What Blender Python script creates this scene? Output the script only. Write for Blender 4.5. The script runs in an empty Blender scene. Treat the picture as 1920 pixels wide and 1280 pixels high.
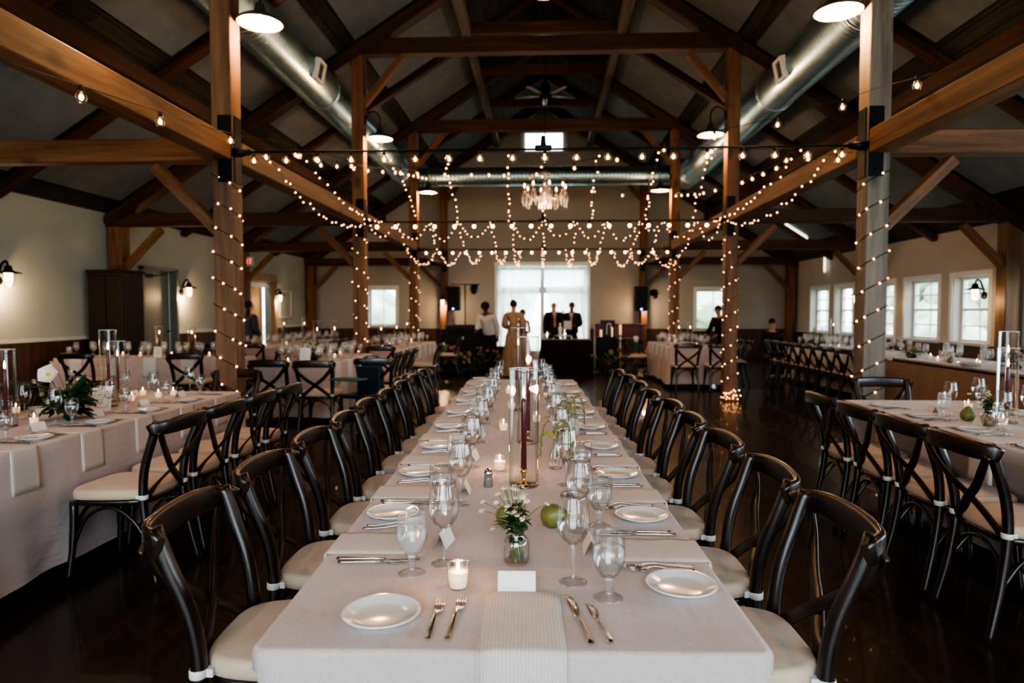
import bpy, math, random
from mathutils import Vector, Matrix, Euler
random.seed(7)
V = Vector
PI = math.pi
COL = bpy.context.scene.collection
R = math.radians

# ------------------------------------------------------------------ camera
F = 1260.0
PITCH = math.atan(55 / F)
YAW = math.atan(58 / F * math.cos(PITCH))
CAMP = V((0, 0, 1.425))

def ray(px, py):
    x = (px - 960) / F; y = -(py - 640) / F
    fw = math.cos(PITCH) + y * math.sin(PITCH); up = -math.sin(PITCH) + y * math.cos(PITCH)
    return V((x * math.cos(YAW) - fw * math.sin(YAW), x * math.sin(YAW) + fw * math.cos(YAW), up))

def at(px, py, Y):            # where the sight line through a photo pixel meets the plane y = Y of the hall
    a = ray(px, py); return CAMP + a * (Y / a.y)

def on(px, py, z):            # ... and the level z
    a = ray(px, py); return CAMP + a * ((z - CAMP.z) / a.z)

cam = bpy.data.cameras.new('camera'); camo = bpy.data.objects.new('camera', cam); COL.objects.link(camo)
cam.sensor_width = 36; cam.lens = 36 * F / 1920; cam.clip_start = .05; cam.clip_end = 200
camo.location = CAMP; camo.rotation_euler = (PI / 2 - PITCH, 0, YAW)
cam.dof.use_dof = True; cam.dof.focus_distance = 2.4; cam.dof.aperture_fstop = 2.6
bpy.context.scene.camera = camo

# ------------------------------------------------------------------ object helpers
def tag(o, label=None, cat=None, group=None, kind=None):
    if label: o['label'] = label
    if cat: o['category'] = cat
    if group: o['group'] = group
    if kind: o['kind'] = kind
    return o

def thing(name, label, cat, loc=(0, 0, 0), rz=0, group=None):
    o = bpy.data.objects.new(name, None); COL.objects.link(o)
    o.empty_display_size = .05
    o.location = loc; o.rotation_euler = (0, 0, rz)
    return tag(o, label, cat, group)

def link(name, mesh, parent=None, loc=(0, 0, 0), rz=0):
    o = bpy.data.objects.new(name, mesh); COL.objects.link(o)
    if parent: o.parent = parent
    o.location = loc; o.rotation_euler = (0, 0, rz)
    return o

CH = {}
def kids(o):
    return [c for c in COL.objects if c.parent == o]

def tree(o):                  # remember a thing's family so that copies need no search
    t = []
    for c in kids(o): t.append((c, [(g, []) for g in kids(c)]))
    return t

def dup(src, fam, loc, rz=0, label=None, group=None, scale=None):
    r = src.copy(); COL.objects.link(r); r.location = loc; r.rotation_euler = (0, 0, rz)
    if scale: r.scale = scale if not isinstance(scale, (int, float)) else (scale,) * 3
    if label: r['label'] = label
    if group: r['group'] = group
    elif 'group' in r.keys() and label: del r['group']
    for c, gs in fam:
        d = c.copy(); COL.objects.link(d); d.parent = r
        for g, _ in gs:
            e = g.copy(); COL.objects.link(e); e.parent = d
    return r

class Kit:                    # a prototype whose first use moves the original and whose later uses copy it
    def __init__(s, root): s.root = root; s.fam = tree(root); s.used = False
    def put(s, loc, rz=0, label=None, group=None, scale=None):
        if not s.used:
            s.used = True; r = s.root; r.location = loc; r.rotation_euler = (0, 0, rz)
            if scale: r.scale = scale if not isinstance(scale, (int, float)) else (scale,) * 3
            if label: r['label'] = label
            if group: r['group'] = group
            return r
        return dup(s.root, s.fam, loc, rz, label, group, scale if scale else (1, 1, 1))

ORD = ['first', 'second', 'third', 'fourth', 'fifth', 'sixth', 'seventh', 'eighth', 'ninth', 'tenth', 'eleventh', 'twelfth', 'thirteenth']

# ------------------------------------------------------------------ mesh builder
class MB:
    def __init__(s): s.v = []; s.f = []; s.m = []; s.sm = []
    def add(s, vs, fs, mi=0, smooth=True):
        b = len(s.v); s.v += [tuple(p) for p in vs]
        for f in fs: s.f.append(tuple(b + i for i in f)); s.m.append(mi); s.sm.append(smooth)
        return s
    def box(s, c, size, mi=0, rot=None, ch=0.0):
        hx, hy, hz = (x / 2 for x in size); c = V(c)
        if ch <= 0:
            P = [V((x, y, z)) for x in (-hx, hx) for y in (-hy, hy) for z in (-hz, hz)]
            Fs = [(0, 1, 3, 2), (4, 6, 7, 5), (0, 4, 5, 1), (2, 3, 7, 6), (0, 2, 6, 4), (1, 5, 7, 3)]
        else:
            P = []; Fs = []
            for x in (-1, 1):
                for y in (-1, 1):
                    for z in (-1, 1):
                        P += [V((x * hx, y * (hy - ch), z * (hz - ch))), V((x * (hx - ch), y * hy, z * (hz - ch))), V((x * (hx - ch), y * (hy - ch), z * hz))]
            def I(x, y, z, k): return ((x > 0) * 4 + (y > 0) * 2 + (z > 0)) * 3 + k
            Fs = [(I(-1, -1, -1, 0), I(-1, -1, 1, 0), I(-1, 1, 1, 0), I(-1, 1, -1, 0)), (I(1, -1, -1, 0), I(1, 1, -1, 0), I(1, 1, 1, 0), I(1, -1, 1, 0)),
                  (I(-1, -1, -1, 1), I(1, -1, -1, 1), I(1, -1, 1, 1), I(-1, -1, 1, 1)), (I(-1, 1, -1, 1), I(-1, 1, 1, 1), I(1, 1, 1, 1), I(1, 1, -1, 1)),
                  (I(-1, -1, -1, 2), I(-1, 1, -1, 2), I(1, 1, -1, 2), I(1, -1, -1, 2)), (I(-1, -1, 1, 2), I(1, -1, 1, 2), I(1, 1, 1, 2), I(-1, 1, 1, 2))]
            for y in (-1, 1):
                for z in (-1, 1): Fs.append((I(-1, y, z, 1), I(1, y, z, 1), I(1, y, z, 2), I(-1, y, z, 2)))
            for x in (-1, 1):
                for z in (-1, 1): Fs.append((I(x, -1, z, 0), I(x, 1, z, 0), I(x, 1, z, 2), I(x, -1, z, 2)))
                for y in (-1, 1): Fs.append((I(x, y, -1, 0), I(x, y, 1, 0), I(x, y, 1, 1), I(x, y, -1, 1)))
            for x in (-1, 1):
                for y in (-1, 1):
                    for z in (-1, 1): Fs.append((I(x, y, z, 0), I(x, y, z, 1), I(x, y, z, 2)))
        if rot is not None: P = [rot @ p for p in P]
        return s.add([p + c for p in P], Fs, mi, False)
    def sweep(s, pts, prof, mi=0, up=V((0, 0, 1)), caps=True, scales=None, closed=False, smooth=True):
        # prof: list of (a, b): a along the side axis, b along the up-like axis
        pts = [V(p) for p in pts]; n = len(pts); k = len(prof); vs = []
        pu = None
        for i, p in enumerate(pts):
            if closed: t = pts[(i + 1) % n] - pts[(i - 1) % n]
            else: t = pts[min(i + 1, n - 1)] - pts[max(i - 1, 0)]
            if t.length < 1e-9: t = V((0, 0, 1))
            t.normalize()
            u = up if pu is None else pu
            side = t.cross(u)
            if side.length < 1e-3:
                side = t.cross(V((0, 1, 0)) if abs(t.y) < .9 else V((1, 0, 0)))
            side.normalize(); uu = side.cross(t).normalized()
            if up is None or pu is not None: pu = uu
            sc = scales[i] if scales else 1
            if isinstance(sc, (int, float)): sc = (sc, sc)
            for a, b in prof: vs.append(p + side * a * sc[0] + uu * b * sc[1])
        fs = []
        m = n if closed else n - 1
        for i in range(m):
            for j in range(k):
                a = i * k + j; b = i * k + (j + 1) % k; c = ((i + 1) % n) * k + (j + 1) % k; d = ((i + 1) % n) * k + j
                fs.append((a, b, c, d))
        s.add(vs, fs, mi, smooth)
        if caps and not closed:
            b0 = len(s.v) - len(vs)
            s.f.append(tuple(b0 + j for j in reversed(range(k)))); s.m.append(mi); s.sm.append(False)
            s.f.append(tuple(b0 + (n - 1) * k + j for j in range(k))); s.m.append(mi); s.sm.append(False)
        return s
    def tube(s, pts, r, seg=8, mi=0, caps=True, closed=False, up=V((0.0, 0.02, 1))):
        prof = [(math.cos(2 * PI * j / seg), math.sin(2 * PI * j / seg)) for j in range(seg)]
        rs = r if isinstance(r, (list, tuple)) else [r] * len(pts)
        # transported frame
        pts = [V(p) for p in pts]
        t0 = (pts[1] - pts[0]).normalized()
        u0 = V((0, 0, 1)) if abs(t0.z) < .9 else V((0, 1, 0))
        vs = []; n = len(pts); u = u0
        for i, p in enumerate(pts):
            t = (pts[(i + 1) % n] - pts[(i - 1) % n]) if closed else (pts[min(i + 1, n - 1)] - pts[max(i - 1, 0)])
            if t.length < 1e-9: t = t0.copy()
            t.normalize(); side = t.cross(u)
            if side.length < 1e-4: side = t.orthogonal()
            side.normalize(); u = side.cross(t).normalized()
            for a, b in prof: vs.append(p + (side * a + u * b) * rs[i])
        k = seg; fs = []
        for i in range(n if closed else n - 1):
            for j in range(k):
                fs.append((i * k + j, i * k + (j + 1) % k, ((i + 1) % n) * k + (j + 1) % k, ((i + 1) % n) * k + j))
        s.add(vs, fs, mi, True)
        if caps and not closed:
            b0 = len(s.v) - len(vs)
            s.f.append(tuple(b0 + j for j in reversed(range(k)))); s.m.append(mi); s.sm.append(False)
            s.f.append(tuple(b0 + (n - 1) * k + j for j in range(k))); s.m.append(mi); s.sm.append(False)
        return s
    def lathe(s, prof, c=(0, 0, 0), seg=24, mi=0, mis=None, sx=1, sy=1, rot=None):
        c = V(c); vs = []; n = len(prof)
        for (r, z) in prof:
            for j in range(seg):
                a = 2 * PI * j / seg; p = V((r * math.cos(a) * sx, r * math.sin(a) * sy, z))
                if rot is not None: p = rot @ p
                vs.append(p + c)
        b0 = len(s.v); s.v += [tuple(p) for p in vs]
        for i in range(n - 1):
            m = mis[i] if mis else mi
            for j in range(seg):
                s.f.append((b0 + i * seg + j, b0 + i * seg + (j + 1) % seg, b0 + (i + 1) * seg + (j + 1) % seg, b0 + (i + 1) * seg + j)); s.m.append(m); s.sm.append(True)
        for i, rev in ((0, True), (n - 1, False)):
            if 1e-5 < prof[i][0] < .0012 or prof[i][0] == .001:
                idx = [b0 + i * seg + j for j in range(seg)]
                s.f.append(tuple(reversed(idx)) if rev else tuple(idx)); s.m.append(mis[min(i, n - 2)] if mis else mi); s.sm.append(True)
        return s
    def disc(s, c, r, seg=24, mi=0, up=1, sy=1):
        vs = [(c[0] + r * math.cos(2 * PI * j / seg), c[1] + r * sy * math.sin(2 * PI * j / seg), c[2]) for j in range(seg)]
        return s.add(vs, [tuple(range(seg)) if up > 0 else tuple(reversed(range(seg)))], mi, False)
    def ball(s, c, r, seg=12, rings=8, mi=0, rot=None):
        if isinstance(r, (int, float)): r = (r, r, r)
        c = V(c); vs = []; fs = []
        for i in range(1, rings):
            th = PI * i / rings
            for j in range(seg):
                a = 2 * PI * j / seg
                p = V((math.sin(th) * math.cos(a) * r[0], math.sin(th) * math.sin(a) * r[1], math.cos(th) * r[2]))
                if rot is not None: p = rot @ p
                vs.append(p + c)
        pt = V((0, 0, r[2])); pb = V((0, 0, -r[2]))
        if rot is not None: pt = rot @ pt; pb = rot @ pb
        vs += [pt + c, pb + c]; T = len(vs) - 2; B = T + 1
        for i in range(rings - 2):
            for j in range(seg):
                fs.append((i * seg + j, (i + 1) * seg + j, (i + 1) * seg + (j + 1) % seg, i * seg + (j + 1) % seg))
        for j in range(seg):
            fs.append((T, j, (j + 1) % seg)); fs.append((B, (rings - 2) * seg + (j + 1) % seg, (rings - 2) * seg + j))
        return s.add(vs, fs, mi, True)
    def prism(s, poly, d, mi=0, origin=(0, 0, 0), ax=(V((1, 0, 0)), V((0, 0, 1)), V((0, 1, 0)))):
        # poly in (ax0, ax1), extruded by d along ax2
        o = V(origin); n = len(poly)
        vs = [o + ax[0] * a + ax[1] * b for a, b in poly] + [o + ax[0] * a + ax[1] * b + ax[2] * d for a, b in poly]
        fs = [tuple(range(n)), tuple(reversed(range(n, 2 * n)))] + [(i, i + n, (i + 1) % n + n, (i + 1) % n) for i in range(n)]
        return s.add(vs, fs, mi, False)
    def leaf(s, base, tip, w, mi=0, nrm=V((0, 0, 1)), bend=.15):
        base = V(base); tip = V(tip); d = tip - base; L = d.length
        side = d.cross(nrm)
        if side.length < 1e-6: side = d.orthogonal()
        side.normalize(); nn = side.cross(d).normalized(); pts = []
        for i, (t, ww) in enumerate(((0, .04), (.2, .7), (.45, 1), (.75, .65), (1, .03))):
            m = base + d * t - nn * (bend * L * t * t)
            pts += [m - side * ww * w / 2 + nn * ww * w * .15, m, m + side * ww * w / 2 + nn * ww * w * .15]
        fs = []
        for i in range(4):
            for j in range(2): fs.append((i * 3 + j, i * 3 + j + 1, i * 3 + j + 4, i * 3 + j + 3))
        return s.add(pts, fs, mi, True)
    def mesh(s, name, mats):
        me = bpy.data.meshes.new(name); me.from_pydata(s.v, [], s.f)
        me.polygons.foreach_set('material_index', s.m); me.polygons.foreach_set('use_smooth', s.sm)
        for m in (mats if isinstance(mats, (list, tuple)) else [mats]): me.materials.append(m)
        me.update(); return me
    def build(s, name, mats, parent=None, loc=(0, 0, 0), rz=0):
        return link(name, s.mesh(name, mats), parent, loc, rz)

def rrect(w, h, r=.3, n=3):   # rounded rectangle profile
    r = min(w, h) * r; out = []
    for cx, cy, a0 in ((w / 2 - r, h / 2 - r, 0), (-w / 2 + r, h / 2 - r, 90), (-w / 2 + r, -h / 2 + r, 180), (w / 2 - r, -h / 2 + r, 270)):
        for i in range(n + 1):
            a = R(a0 + 90 * i / n); out.append((cx + r * math.cos(a), cy + r * math.sin(a)))
    return out

def spline(pts, n=6):         # Catmull-Rom through the points
    pts = [V(p) for p in pts]; out = []
    P = [pts[0] * 2 - pts[1]] + pts + [pts[-1] * 2 - pts[-2]]
    for i in range(1, len(P) - 2):
        for k in range(n):
            t = k / n; a, b, c, d = P[i - 1:i + 3]
            out.append(.5 * ((2 * b) + (c - a) * t + (2 * a - 5 * b + 4 * c - d) * t * t + (-a + 3 * b - 3 * c + d) * t ** 3))
    out.append(pts[-1]); return out

def sagline(p0, p1, sag, n=16):
    p0 = V(p0); p1 = V(p1)
    return [p0.lerp(p1, i / n) - V((0, 0, sag * 4 * (i / n) * (1 - i / n))) for i in range(n + 1)]

def along(pts, step, start=0.0, jit=0.0):
    out = []; nxt = start; acc = 0
    for a, b in zip(pts[:-1], pts[1:]):
        L = (b - a).length
        while nxt <= acc + L:
            out.append(a.lerp(b, (nxt - acc) / max(L, 1e-9))); nxt += step * (1 + random.uniform(-jit, jit))
        acc += L
    return out

def timber(name, p0, p1, w, h, mat, parent=None, roll=V((0, 0, 1)), ch=.008):
    p0 = V(p0); p1 = V(p1); d = p1 - p0; L = d.length; z = d.normalized()
    x = roll.cross(z)
    if x.length < 1e-4: x = V((1, 0, 0))
    x.normalize(); y = z.cross(x)
    Mx = Matrix((x, y, z)).transposed().to_4x4(); Mx.translation = p0
    m = MB(); m.box((0, 0, L / 2), (w, h, L), ch=ch)
    o = m.build(name, mat, parent)
    if parent: Mx = parent.matrix_basis.inverted() @ Mx
    o.matrix_basis = Mx
    return o

# ------------------------------------------------------------------ materials
def new_mat(name):
    m = bpy.data.materials.new(name); m.use_nodes = True
    nt = m.node_tree; b = nt.nodes['Principled BSDF']; return m, nt, b

def mat(name, col, rough=.5, metal=0.0, spec=.5, var=None, scale=5.0, stretch=(1, 1, 1), bump=0.0, bscale=None, col2=None, coat=0.0, sheen=0.0, trans=0.0, ior=1.45, emit=None, estr=0.0, sss=0.0, detail=4, noem=False, rvar=0.0):
    m, nt, b = new_mat(name); N = nt.nodes; Lk = nt.links
    b.inputs['Roughness'].default_value = rough; b.inputs['Metallic'].default_value = metal
    b.inputs['Specular IOR Level'].default_value = spec; b.inputs['IOR'].default_value = ior
    b.inputs['Base Color'].default_value = (*col, 1)
    b.inputs['Coat Weight'].default_value = coat; b.inputs['Coat Roughness'].default_value = .15
    b.inputs['Sheen Weight'].default_value = sheen; b.inputs['Transmission Weight'].default_value = trans
    b.inputs['Subsurface Weight'].default_value = sss; b.inputs['Subsurface Scale'].default_value = .01
    if emit: b.inputs['Emission Color'].default_value = (*emit, 1); b.inputs['Emission Strength'].default_value = estr
    if var is not None or bump or rvar:
        tc = N.new('ShaderNodeTexCoord'); mp = N.new('ShaderNodeMapping'); mp.inputs['Scale'].default_value = stretch
        Lk.new(tc.outputs['Object'], mp.inputs['Vector'])
        nz = N.new('ShaderNodeTexNoise'); nz.inputs['Scale'].default_value = scale; nz.inputs['Detail'].default_value = detail; nz.inputs['Roughness'].default_value = .6
        Lk.new(mp.outputs[0], nz.inputs['Vector'])
        if var is not None:
            rp = N.new('ShaderNodeValToRGB'); c2 = col2 or tuple(max(0, c * (1 - var)) for c in col)
            rp.color_ramp.elements[0].position = .32; rp.color_ramp.elements[1].position = .68
            rp.color_ramp.elements[0].color = (*c2, 1); rp.color_ramp.elements[1].color = (*(min(1, c * (1 + (0 if col2 else var * .5))) for c in col), 1)
            Lk.new(nz.outputs['Fac'], rp.inputs['Fac']); Lk.new(rp.outputs['Color'], b.inputs['Base Color'])
        if rvar:
            mr = N.new('ShaderNodeMapRange'); mr.inputs['To Min'].default_value = max(0, rough - rvar); mr.inputs['To Max'].default_value = rough + rvar
            Lk.new(nz.outputs['Fac'], mr.inputs['Value']); Lk.new(mr.outputs[0], b.inputs['Roughness'])
        if bump:
            n2 = N.new('ShaderNodeTexNoise'); n2.inputs['Scale'].default_value = bscale or scale; n2.inputs['Detail'].default_value = 3
            Lk.new(mp.outputs[0], n2.inputs['Vector'])
            bp = N.new('ShaderNodeBump'); bp.inputs['Strength'].default_value = bump; bp.inputs['Distance'].default_value = .01
            Lk.new(n2.outputs['Fac'], bp.inputs['Height']); Lk.new(bp.outputs[0], b.inputs['Normal'])
    if noem: m.cycles.emission_sampling = 'NONE'
    return m

def glow(name, col, strength, sample=False):
    m = bpy.data.materials.new(name); m.use_nodes = True; nt = m.node_tree; nt.nodes.clear()
    e = nt.nodes.new('ShaderNodeEmission'); o = nt.nodes.new('ShaderNodeOutputMaterial')
    e.inputs['Color'].default_value = (*col, 1); e.inputs['Strength'].default_value = strength
    nt.links.new(e.outputs[0], o.inputs['Surface'])
    if not sample: m.cycles.emission_sampling = 'NONE'
    return m

def thin_glass(name, tint=(.985, .99, .99), edge=(.48, .51, .53), gloss=.13, rough=.02, milky=0.0):
    m = bpy.data.materials.new(name); m.use_nodes = True; nt = m.node_tree; nt.nodes.clear(); N = nt.nodes; Lk = nt.links
    o = N.new('ShaderNodeOutputMaterial'); lw = N.new('ShaderNodeLayerWeight'); lw.inputs['Blend'].default_value = .5
    rp = N.new('ShaderNodeValToRGB'); rp.color_ramp.elements[0].position = .70; rp.color_ramp.elements[1].position = 1.0
    rp.color_ramp.elements[0].color = (*tint, 1); rp.color_ramp.elements[1].color = (*edge, 1)
    Lk.new(lw.outputs['Facing'], rp.inputs['Fac'])
    tr = N.new('ShaderNodeBsdfTransparent'); Lk.new(rp.outputs['Color'], tr.inputs['Color'])
    gl = N.new('ShaderNodeBsdfGlossy'); gl.inputs['Roughness'].default_value = rough; gl.inputs['Color'].default_value = (1, 1, 1, 1)
    lw2 = N.new('ShaderNodeLayerWeight'); lw2.inputs['Blend'].default_value = gloss * 2
    mr = N.new('ShaderNodeMapRange'); mr.inputs['To Min'].default_value = gloss * .5; mr.inputs['To Max'].default_value = .5
    Lk.new(lw2.outputs['Fresnel'], mr.inputs['Value'])
    mx = N.new('ShaderNodeMixShader'); Lk.new(mr.outputs[0], mx.inputs['Fac']); Lk.new(tr.outputs[0], mx.inputs[1]); Lk.new(gl.outputs[0], mx.inputs[2])
    last = mx
    if milky:
        df = N.new('ShaderNodeAddShader'); d1 = N.new('ShaderNodeBsdfDiffuse'); d1.inputs['Color'].default_value = (.6, .62, .64, 1); d2 = N.new('ShaderNodeBsdfTranslucent'); d2.inputs['Color'].default_value = (.5, .52, .54, 1); Lk.new(d1.outputs[0], df.inputs[0]); Lk.new(d2.outputs[0], df.inputs[1])
        m2 = N.new('ShaderNodeMixShader'); m2.inputs['Fac'].default_value = milky; Lk.new(last.outputs[0], m2.inputs[1]); Lk.new(df.outputs[0], m2.inputs[2]); last = m2
    Lk.new(last.outputs[0], o.inputs['Surface']); return m

def wood(name, c1, c2, c3, rough=.6, scale=9.0, bump=.25, knots=True, coat=0.0, axis='Z'):
    # grain runs along the local axis given
    m, nt, b = new_mat(name); N = nt.nodes; Lk = nt.links
    tc = N.new('ShaderNodeTexCoord'); mp = N.new('ShaderNodeMapping')
    st = {'Z': (1, 1, .07), 'Y': (1, .07, 1), 'X': (.07, 1, 1)}[axis]; mp.inputs['Scale'].default_value = st
    inf = N.new('ShaderNodeObjectInfo'); ad = N.new('ShaderNodeVectorMath'); ad.operation = 'MULTIPLY_ADD'
    Lk.new(inf.outputs['Random'], ad.inputs[0]); ad.inputs[1].default_value = (37, 17, 91); Lk.new(tc.outputs['Object'], ad.inputs[2])
    Lk.new(ad.outputs[0], mp.inputs['Vector'])
    nz = N.new('ShaderNodeTexNoise'); nz.inputs['Scale'].default_value = scale; nz.inputs['Detail'].default_value = 6; nz.inputs['Roughness'].default_value = .65; nz.inputs['Distortion'].default_value = .6
    Lk.new(mp.outputs[0], nz.inputs['Vector'])
    rp = N.new('ShaderNodeValToRGB'); e = rp.color_ramp.elements; e[0].position = .3; e[1].position = .72; e[0].color = (*c1, 1); e[1].color = (*c3, 1)
    md = e.new(.5); md.color = (*c2, 1)
    Lk.new(nz.outputs['Fac'], rp.inputs['Fac']); out = rp.outputs['Color']
    if knots:
        vo = N.new('ShaderNodeTexVoronoi'); vo.inputs['Scale'].default_value = 2.3; m2 = N.new('ShaderNodeMapping')
        m2.inputs['Scale'].default_value = {'Z': (1, 1, .5), 'Y': (1, .5, 1), 'X': (.5, 1, 1)}[axis]
        Lk.new(ad.outputs[0], m2.inputs['Vector']); Lk.new(m2.outputs[0], vo.inputs['Vector'])
        r2 = N.new('ShaderNodeValToRGB'); r2.color_ramp.elements[0].position = .05; r2.color_ramp.elements[1].position = .16
        r2.color_ramp.elements[0].color = (.3, .22, .2, 1); r2.color_ramp.elements[1].color = (1, 1, 1, 1)
        Lk.new(vo.outputs['Distance'], r2.inputs['Fac'])
        mx = N.new('ShaderNodeMix'); mx.data_type = 'RGBA'; mx.blend_type = 'MULTIPLY'; mx.inputs['Factor'].default_value = .8
        Lk.new(out, mx.inputs['A']); Lk.new(r2.outputs['Color'], mx.inputs['B']); out = mx.outputs['Result']
    Lk.new(out, b.inputs['Base Color'])
    b.inputs['Roughness'].default_value = rough; b.inputs['Coat Weight'].default_value = coat; b.inputs['Coat Roughness'].default_value = .2
    bp = N.new('ShaderNodeBump'); bp.inputs['Strength'].default_value = bump; bp.inputs['Distance'].default_value = .01
    Lk.new(nz.outputs['Fac'], bp.inputs['Height']); Lk.new(bp.outputs[0], b.inputs['Normal'])
    return m

def boards(name, c1, c2, width, axis='X', rough=.5, gap=.04, bump=.4, length=2.4, sc=7, coat=0.0, gapcol=.25):
    # boards laid side by side across the given axis, running along Y (floor, ceiling) or Z (wainscot: axis 'Y' + vertical)
    m, nt, b = new_mat(name); N = nt.nodes; Lk = nt.links
    tc = N.new('ShaderNodeTexCoord'); sp = N.new('ShaderNodeSeparateXYZ'); Lk.new(tc.outputs['Object'], sp.inputs[0])
    across = sp.outputs[axis[0]]; run = sp.outputs[axis[1]]
    cb = N.new('ShaderNodeCombineXYZ'); Lk.new(run, cb.inputs[0]); Lk.new(across, cb.inputs[1])
    br = N.new('ShaderNodeTexBrick'); br.offset = .37; br.inputs['Scale'].default_value = 1
    br.inputs['Brick Width'].default_value = length; br.inputs['Row Height'].default_value = width; br.inputs['Mortar Size'].default_value = width * gap; br.inputs['Mortar Smooth'].default_value = .2
    br.inputs['Color1'].default_value = (*c1, 1); br.inputs['Color2'].default_value = (*c2, 1); br.inputs['Mortar'].default_value = (*(c * gapcol for c in c1), 1)
    Lk.new(cb.outputs[0], br.inputs['Vector'])
    mp = N.new('ShaderNodeMapping'); mp.inputs['Scale'].default_value = (.08, 1, 1); Lk.new(cb.outputs[0], mp.inputs['Vector'])
    nz = N.new('ShaderNodeTexNoise'); nz.inputs['Scale'].default_value = sc * 3; nz.inputs['Detail'].default_value = 5; Lk.new(mp.outputs[0], nz.inputs['Vector'])
    rp = N.new('ShaderNodeValToRGB'); rp.color_ramp.elements[0].position = .3; rp.color_ramp.elements[1].position = .7
    rp.color_ramp.elements[0].color = (.55, .52, .5, 1); rp.color_ramp.elements[1].color = (1.15, 1.15, 1.15, 1); Lk.new(nz.outputs['Fac'], rp.inputs['Fac'])
    mx = N.new('ShaderNodeMix'); mx.data_type = 'RGBA'; mx.blend_type = 'MULTIPLY'; mx.inputs['Factor'].default_value = 1
    Lk.new(br.outputs['Color'], mx.inputs['A']); Lk.new(rp.outputs['Color'], mx.inputs['B']); Lk.new(mx.outputs['Result'], b.inputs['Base Color'])
    b.inputs['Roughness'].default_value = rough; b.inputs['Coat Weight'].default_value = coat
    bp = N.new('ShaderNodeBump'); bp.inputs['Strength'].default_value = bump; bp.inputs['Distance'].default_value = .004; bp.invert = True
    ma = N.new('ShaderNodeMath'); ma.operation = 'MULTIPLY_ADD'; ma.inputs[1].default_value = .25; Lk.new(nz.outputs['Fac'], ma.inputs[0]); Lk.new(br.outputs['Fac'], ma.inputs[2])
    Lk.new(ma.outputs[0], bp.inputs['Height']); Lk.new(bp.outputs[0], b.inputs['Normal'])
    return m

def cloth(name, col, weave=900, wrinkle=.7, stripes=None, rough=.9, trans=0.0):
    m, nt, b = new_mat(name); N = nt.nodes; Lk = nt.links
    tc = N.new('ShaderNodeTexCoord')
    n1 = N.new('ShaderNodeTexNoise'); n1.inputs['Scale'].default_value = 2.2; n1.inputs['Detail'].default_value = 3; n1.inputs['Distortion'].default_value = .8
    Lk.new(tc.outputs['Object'], n1.inputs['Vector'])
    n2 = N.new('ShaderNodeTexNoise'); n2.inputs['Scale'].default_value = weave; n2.inputs['Detail'].default_value = 2
    Lk.new(tc.outputs['Object'], n2.inputs['Vector'])
    mp = N.new('ShaderNodeMapping'); mp.inputs['Scale'].default_value = (1, .12, 1); mp.inputs['Rotation'].default_value = (0, 0, .35)
    Lk.new(tc.outputs['Object'], mp.inputs['Vector'])
    n3 = N.new('ShaderNodeTexNoise'); n3.inputs['Scale'].default_value = 9; n3.inputs['Detail'].default_value = 4; Lk.new(mp.outputs[0], n3.inputs['Vector'])
    rp = N.new('ShaderNodeValToRGB'); rp.color_ramp.elements[0].position = .25; rp.color_ramp.elements[1].position = .75
    rp.color_ramp.elements[0].color = (*(c * .86 for c in col), 1); rp.color_ramp.elements[1].color = (*(min(1, c * 1.06) for c in col), 1)
    mw = N.new('ShaderNodeTexNoise'); mw.inputs['Scale'].default_value = weave * .35; Lk.new(tc.outputs['Object'], mw.inputs['Vector'])
    Lk.new(mw.outputs['Fac'], rp.inputs['Fac']); out = rp.outputs['Color']
    hts = [(n1.outputs['Fac'], .5 * wrinkle * 5), (n3.outputs['Fac'], .5 * wrinkle * 3.2), (n2.outputs['Fac'], .05)]
    if stripes:
        sp = N.new('ShaderNodeSeparateXYZ'); Lk.new(tc.outputs['Object'], sp.inputs[0])
        mu = N.new('ShaderNodeMath'); mu.operation = 'MULTIPLY'; mu.inputs[1].default_value = 2 * PI / stripes; Lk.new(sp.outputs['X'], mu.inputs[0])
        si = N.new('ShaderNodeMath'); si.operation = 'SINE'; Lk.new(mu.outputs[0], si.inputs[0])
        r3 = N.new('ShaderNodeMapRange'); r3.inputs['From Min'].default_value = -1; r3.inputs['From Max'].default_value = 1; r3.inputs['To Min'].default_value = .84; r3.inputs['To Max'].default_value = 1.0
        Lk.new(si.outputs[0], r3.inputs['Value'])
        mx = N.new('ShaderNodeMix'); mx.data_type = 'RGBA'; mx.blend_type = 'MULTIPLY'; mx.inputs['Factor'].default_value = 1
        Lk.new(out, mx.inputs['A']); Lk.new(r3.outputs[0], mx.inputs['B']); out = mx.outputs['Result']
        hts.append((si.outputs[0], .03))
    acc = None
    for so, k in hts:
        ma = N.new('ShaderNodeMath'); ma.operation = 'MULTIPLY_ADD'; ma.inputs[1].default_value = k; Lk.new(so, ma.inputs[0])
        if acc is None: ma.inputs[2].default_value = 0
        else: Lk.new(acc, ma.inputs[2])
        acc = ma.outputs[0]
    bp = N.new('ShaderNodeBump'); bp.inputs['Strength'].default_value = .8; bp.inputs['Distance'].default_value = .022
    Lk.new(acc, bp.inputs['Height']); Lk.new(bp.outputs[0], b.inputs['Normal'])
    Lk.new(out, b.inputs['Base Color']); b.inputs['Roughness'].default_value = rough; b.inputs['Sheen Weight'].default_value = .3; b.inputs['Specular IOR Level'].default_value = .2
    return m

def wall_paint(name, col):
    return mat(name, col, .85, var=.04, scale=1.5, bump=.15, bscale=60, spec=.2)

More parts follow.
